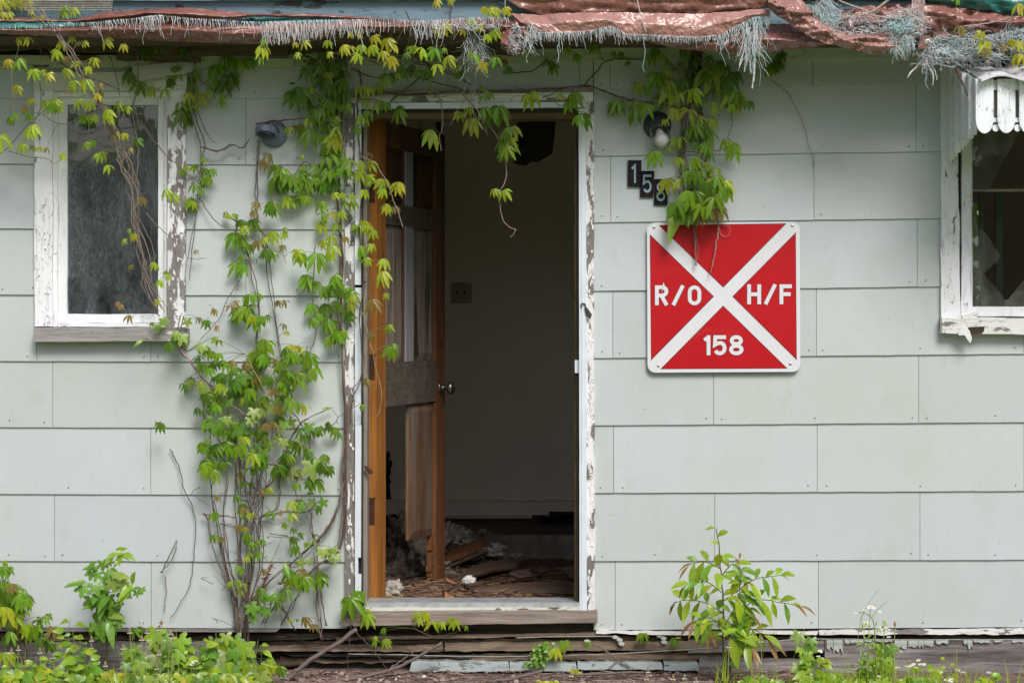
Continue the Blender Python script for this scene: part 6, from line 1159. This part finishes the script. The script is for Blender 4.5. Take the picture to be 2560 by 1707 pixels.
# fallen door panel
a, b_, c_, d_ = P(1108, 1402, 1.35), P(1204, 1363, 1.55), P(1208, 1346, 1.75), P(1125, 1368, 1.95)
q = MB(); n_ = (b_ - a).cross(d_ - a).normalized() * -.02; q.hexa([a, b_, c_, d_], [a + n_, b_ + n_, c_ + n_, d_ + n_]); q.build('loose_board', M['redwood'], bevel=.002, label='orange brown wooden panel lying tilted on the debris inside', cat='wood board')
q = MB(); off = Vector((.03, .0, -.03)); q.hexa([a + off, b_ + off, b_ + off + Vector((0, .02, .014)), a + off + Vector((0, .02, .014))], [a + off + Vector((0, .03, -.01)), b_ + off + Vector((0, .03, -.01)), b_ + off + Vector((0, .04, .004)), a + off + Vector((0, .04, .004))]); q.build('broken_board', M['torn'], label='dark broken board under the fallen orange panel', cat='board')
# splinters and litter inside
q = MB()
WC = [(.26, .14, .08), (.14, .075, .045), (.42, .25, .14), (.08, .05, .035), (.05, .035, .025), (.22, .16, .12)]
for _ in range(2600):
    y = .16 + 2.2 * rnd.random() ** 1.3; s_ = (D + y) / D; x = rnd.uniform((940 - 1280) / K * s_, (1450 - 1280) / K * s_); z = FZ(x, y) + .004 + rnd.random() * .006; l = rnd.uniform(.01, .06) * (1.8 if rnd.random() < .1 else 1); a = rnd.gauss(0, .8); d = Vector((math.cos(a), math.sin(a), rnd.uniform(-.12, .2))) * l
    p = Vector((x, y, z)); w_ = Vector((-d.y, d.x, 0)).normalized() * rnd.uniform(.001, .006); q.add([p - w_, p + w_, p + d + w_ * .6, p + d - w_ * .6, p - w_ + Vector((0, 0, .003)), p + w_ + Vector((0, 0, .003)), p + d + w_ * .6 + Vector((0, 0, .003)), p + d - w_ * .6 + Vector((0, 0, .003))], [(4, 5, 6, 7), (0, 1, 5, 4), (1, 2, 6, 5), (2, 3, 7, 6), (3, 0, 4, 7)], 0, rnd.choice(WC))
q.build('wood_splinters', M['stem'], kind='stuff', label='splinters and rotten flakes strewn over the floor inside', cat='wood debris')
def slab(name, pts, y0, y1, th, mat, lab, cat):
    q = MB(); n0 = len(pts); v3 = [P(a, c, y0 + (y1 - y0) * t) for a, c, t in pts]; q.prism(v3, Vector((0, .01, -th))); q.build(name, M[mat], label=lab, cat=cat)
slab('rotten_plank', [(1128, 1452, 0), (1150, 1430, .5), (1200, 1405, .9), (1262, 1398, 1), (1300, 1408, .9), (1292, 1418, .5), (1235, 1424, .4), (1180, 1440, .1)], 1.0, 1.7, .012, 'floorwood', 'brown rotten plank fragment in the middle of the floor', 'plank')
slab('rotten_plank', [(1272, 1432, 0), (1300, 1405, 1), (1292, 1425, .7), (1320, 1420, .8), (1330, 1440, .2), (1298, 1444, 0)], .9, 1.3, .01, 'floorwood', 'jagged rotten plank piece right of the paper ball', 'plank')
slab('rotten_plank', [(1180, 1488, 0), (1215, 1468, .4), (1300, 1455, .8), (1440, 1452, 1), (1440, 1485, .1), (1370, 1480, .1), (1310, 1492, 0), (1290, 1478, .2), (1240, 1496, 0)], .35, .9, .012, 'floorwood', 'long splintered floor plank at the front right inside the doorway', 'plank')
slab('rotten_plank', [(1338, 1422, 0), (1365, 1410, .6), (1372, 1425, .5), (1352, 1432, 0)], 1.2, 1.5, .01, 'floorwood', 'small curled plank scrap near the right jamb', 'plank')
slab('rotten_plank', [(1385, 1418, .3), (1440, 1412, .6), (1445, 1440, 0), (1425, 1442, 0), (1410, 1424, .3)], 1.3, 1.7, .01, 'rotwood2', 'rotten plank end against the right jamb', 'plank')
for pts, lab in (([(1100, 1475, 0), (1112, 1478, 0), (1135, 1490, 0), (1136, 1502, 0), (1128, 1503, 0), (1112, 1492, 0)], 'orange wood splinter standing just inside the threshold'), ([(1113, 1443, 0), (1122, 1447, 0), (1143, 1458, 0), (1140, 1461, 0), (1118, 1452, 0)], 'thin orange splinter at the foot of the door stile'), ([(962, 1500, 0), (975, 1484, 0), (990, 1492, 0), (1040, 1500, 0), (1036, 1504, 0), (966, 1505, 0)], 'orange bark like scraps beside the door edge')):
    q = MB(); v3 = [P(a, c, .35 if a < 1100 else .3 if a > 1100 and c > 1470 else .85) for a, c, _ in pts]; q.prism(v3, Vector((0, .012, -.003))); q.build('wood_splinter', M['orangescrap'], label=lab, cat='wood splinter')
# torn ceiling board and dark things up high
q = MB()
pts = [(1292, 270), (1384, 270), (1378, 330), (1372, 380), (1350, 392), (1335, 402), (1318, 400), (1306, 410), (1284, 408), (1290, 350)]
v3 = [P(a, c, 1.8) for a, c in pts]; q.prism(v3, Vector((.02, .12, .0))); q.build('torn_ceiling_board', M['torn'], label='dark torn board hanging from the ceiling inside', cat='board')
q = MB(); q.prism([P(1080, 270, 2.2), P(1097, 270, 2.2), P(1108, 355, 2.2), P(1098, 350, 2.2)], Vector((0, .03, 0))); q.build('dangling_strip', M['torn'], label='black strip dangling behind the top of the door', cat='strip')
q = MB(); q.prism([P(1046, 305, 1.4), P(1050, 303, 1.4), P(1052, 328, 1.4), P(1047, 330, 1.4)], Vector((0, .008, 0))); q.build('dangling_scrap', M['insulpale'], label='tiny pale scrap dangling over the door top', cat='scrap')
# dark gap of broken plaster in the corner
q = MB()
for i in range(9):
    py = 1130 + i * 22; q.poly([(966, py), (974 + rnd.uniform(-4, 4), py - 4), (978 + rnd.uniform(-3, 6), py + 8), (974 + rnd.uniform(-4, 4), py + 22), (966, py + 22)], YI - .012, YI - .004)
q.build('broken_plaster_edge', M['torn'], H); q = MB(); q.poly([(962, 1290), (985, 1284), (1000, 1296), (1022, 1290), (1034, 1320), (1030, 1345), (962, 1350)], YI - .14, YI - .1); q.build('broken_plaster_edge', M['torn'], H)
# things behind the left window glass
q = MB(); sheet(q, [[(300, 255, .5), (400, 255, .5)], [(306, 800, .5), (402, 800, .5)]], 20, 24, .05, .2, .01, 90); q.build('curtain', M['curtain'], smooth=True, label='blue grey curtain hanging behind the left window glass', cat='curtain')
q = MB(); q.poly([(276, 568), (305, 552), (345, 560), (352, 640), (348, 690), (318, 680), (300, 620), (285, 600)], .45, .47); q.build('paper_sheet', M['curtain2'], label='torn pale sheet leaning behind the left window glass', cat='sheet')
q = MB()
for px, py, rr in ((186, 618, .022), (176, 638, .02), (200, 640, .016), (196, 652, .025), (190, 610, .012)): lump(q, P(px, py, .3), (rr, rr, rr * .9), px, .5, 12, 8)
q.build('crumpled_rag', M['curtain2'], label='crumpled pale rag in the left of the window', cat='rag')
# ================================================================ ground outside
for i, (x0, x1, y0, y1, lab) in enumerate(((1023, 1271, 1653, 1678, 'long pale blue grey slab fragment, leftmost at the foot of the timbers'), (1274, 1440, 1656, 1677, 'pale slab fragment under the green herb'), (1444, 1655, 1655, 1673, 'pale slab fragment third from the left at the foot of the timbers'), (1660, 1745, 1655, 1676, 'short pale slab fragment at the right end of the row'))):
    q = MB(); q.board(((x0 + (0 if i else 6), y0), (x1, y0 + 2)), ((x0, y1), (x1 + 3, y1 + 1)), -.05, .05, jit=.003, dj=.004, step=.015); q.build('pale_slab', M['paleslab'], label=lab, cat='slab', bevel=.002)
q = MB()
TC = [(.30, .20, .16), (.40, .30, .26), (.22, .14, .11), (.15, .09, .07), (.45, .36, .30), (.34, .22, .2)]
for _ in range(1700):
    x = rnd.uniform(-1.3, 1.2); y = -.02 - .42 * rnd.random(); z = GZ(x, y) + rnd.random() * .012; a = rnd.gauss(0, .7) + (3.14 if rnd.random() < .5 else 0); l = rnd.uniform(.015, .09); p = Vector((x, y, z)); d = Vector((math.cos(a), math.sin(a) * .7, rnd.gauss(0, .10))) * l
    q.tube([p, p + d * .5 + Vector((0, 0, rnd.gauss(0, .004))), p + d], rnd.uniform(.0008, .003), rnd.uniform(.0006, .002), 4, 0, rnd.choice(TC))
q.build('twig_litter', M['stem'], kind='stuff', label='reddish brown twigs and plant litter on the ground before the door', cat='twig litter', loc=(0, -.2, 0))
q = MB()
for _ in range(500):
    x = rnd.uniform(-1.3, 1.2); y = -.02 - .38 * rnd.random(); ovate(q, Vector((x, y, GZ(x, y) + .008)), rnd.uniform(.01, .03), 'O', Vector((rnd.uniform(-1, 1), rnd.uniform(-1, .2), rnd.uniform(0, .3))), .6, .1); q.c[-12:] = [rnd.choice(TC)] * 12
q.build('dead_leaves', M['stem'], kind='stuff', label='small dead leaves scattered in the litter', cat='dead leaves', loc=(0, -.2, 0))
def branch(lab, lines, name='fallen_branch'):
    q = MB()
    for pp, r0, r1, y in lines: q.tube(smoothline([P(a, c, y + t * .0) for t, (a, c) in enumerate(pp)], 6, .0014), r0, r1, 8, 0, (.20, .155, .14))
    q.build(name, M['stem'], smooth=True, label=lab, cat='branch')
branch('dark forked branch leaning on the timbers left of the door sill', [([(655, 1704), (700, 1698), (730, 1690), (745, 1672), (790, 1640), (840, 1610), (892, 1572)], .011, .0085, -.16), ([(735, 1690), (760, 1700), (800, 1704), (880, 1696), (960, 1678), (1020, 1655), (1105, 1606)], .010, .006, -.15), ([(745, 1684), (758, 1676)], .004, .002, -.17), ([(975, 1672), (1010, 1645), (1040, 1625)], .004, .002, -.14)])
branch('pale straight stick lying on the litter under the door sill', [([(1115, 1706), (1200, 1704), (1290, 1694), (1355, 1676)], .0075, .006, -.2)], 'stick')
branch('pale flat stick on the litter left of the sapling', [([(1375, 1690), (1480, 1684), (1610, 1680)], .006, .005, -.15)], 'stick')
branch('thin dead twig against the timbers right of the door', [([(1480, 1608), (1520, 1630), (1555, 1656), (1575, 1668)], .0035, .002, -.06), ([(1520, 1672), (1540, 1655), (1560, 1655), (1590, 1675)], .002, .0012, -.06)], 'twig')
for i, pp in enumerate(([(870, 1634), (1000, 1636), (1180, 1640), (1330, 1639), (1500, 1635), (1700, 1624), (1840, 1614), (1960, 1600), (2050, 1597), (2250, 1598), (2600, 1598)], [(1290, 1594), (1380, 1591), (1530, 1590)])):
    q = MB(); q.tube(smoothline([P(a, c, -.045 if i == 0 else -.03) for a, c in pp], 5, .0006), .0024, .0024, 5, 0, (.40, .40, .36)); q.build('cable', M['stem'], smooth=True, label=('long grey cable sagging along the foundation' if i == 0 else 'short grey cable end just under the door sill'), cat='cable')
q = MB(); q.board(((1085, 1655), (1100, 1655)), ((1115, 1650), (1118, 1650)), -.1, -.09)
q = MB()
for px, py, w_ in ((1060, 1690, 5), (1290, 1698, 4), (990, 1697, 3), (1000, 1690, 2.5), (1120, 1700, 3)): lump(q, P(px, py, -.18), (w_ / K, w_ / K, w_ / K * .6), px, .4, 8, 6); 
q.build('white_chips', M['petal'], kind='stuff', label='tiny white chips on the litter', cat='chips')
v = Vine('yellow_sprig', P(1440, 1700, -.2), 'small yellow leaved sprig on the litter below the sill', 'weed', yb=-.2)
for dx, dz in ((-.02, .035), (.03, .01), (.02, .03), (-.01, .01)): ovate(v.lv, P(1436, 1682, -.2), .032, 'Y', Vector((dx, -.005, dz)), .5)
for _ in range(12): ovate(v.lv, P(1376 + rnd.gauss(0, 16), 1702, -.25), .025, 'Y', None, .5)
v.stem([(1436, 1690), (1437, 1680)], .0015, .001, -.2, knots=False); v.done()
v = Vine('woody_stub', P(1830, 1712, -.2), 'brown bark stub behind the sapling at the bottom', 'stump', yb=-.2); v.stem([(1822, 1712), (1822, 1640), (1815, 1630)], .012, .008, -.12, 1, 0, (.16, .11, .08), .001, False); v.done()
# ================================================================ woods across the yard (seen mirrored in the panes)
q = MB(); r2 = random.Random(3)
for _ in range(9000):
    x = r2.uniform(-26, 26); z = 6.0 * r2.random() ** .8; y = -27 + r2.gauss(0, 1.4) - 2.5 * nz(x * .25, z * .3)
    if z > 4.5 + 2.5 * nz(x * .2, 7): continue
    s_ = r2.uniform(.25, .7); a = Vector((r2.gauss(0, 1), r2.gauss(0, 1), r2.gauss(0, 1))).normalized(); u = a.orthogonal().normalized() * s_; w_ = a.cross(u); p = Vector((x, y, z)); g_ = r2.uniform(.6, 1.5); q.add([p - u, p + w_ * .5, p + u, p - w_ * .5], [(0, 1, 2, 3)], 0, (.06 * g_, .12 * g_, .02 * g_))
q.add([(-30, -30.5, -.1), (30, -30.5, -.1), (30, -30.5, 4), (-30, -30.5, 4)], [(0, 1, 2, 3)], 0, (.015, .025, .008))
q.build('woods', M['woods'], kind='stuff', loc=(0, -28, 0), label='line of dense trees across the yard', cat='woods')

q = MB(); r3 = random.Random(5)
for _ in range(2600):
    p = Vector((2.45 + r3.gauss(0, .6), 4.3 + r3.gauss(0, .25), .3 + 3.2 * r3.random())); blade(q, p, Vector((r3.gauss(0, 1), r3.gauss(0, 1), r3.gauss(0, .7))), Vector((r3.gauss(0, .5), -1, .5)), .12, .07, (.30, .42, .05))
for i in range(6): q.tube([(2.3 + i * .06, 4.3, -.1), (2.0 + i * .16, 4.3, 1.6)], .012, .005, 5, 0, (.12, .08, .05))
q.build('bush', M['leaf'], label='bright green bush behind the house glimpsed through the right window', cat='bush')
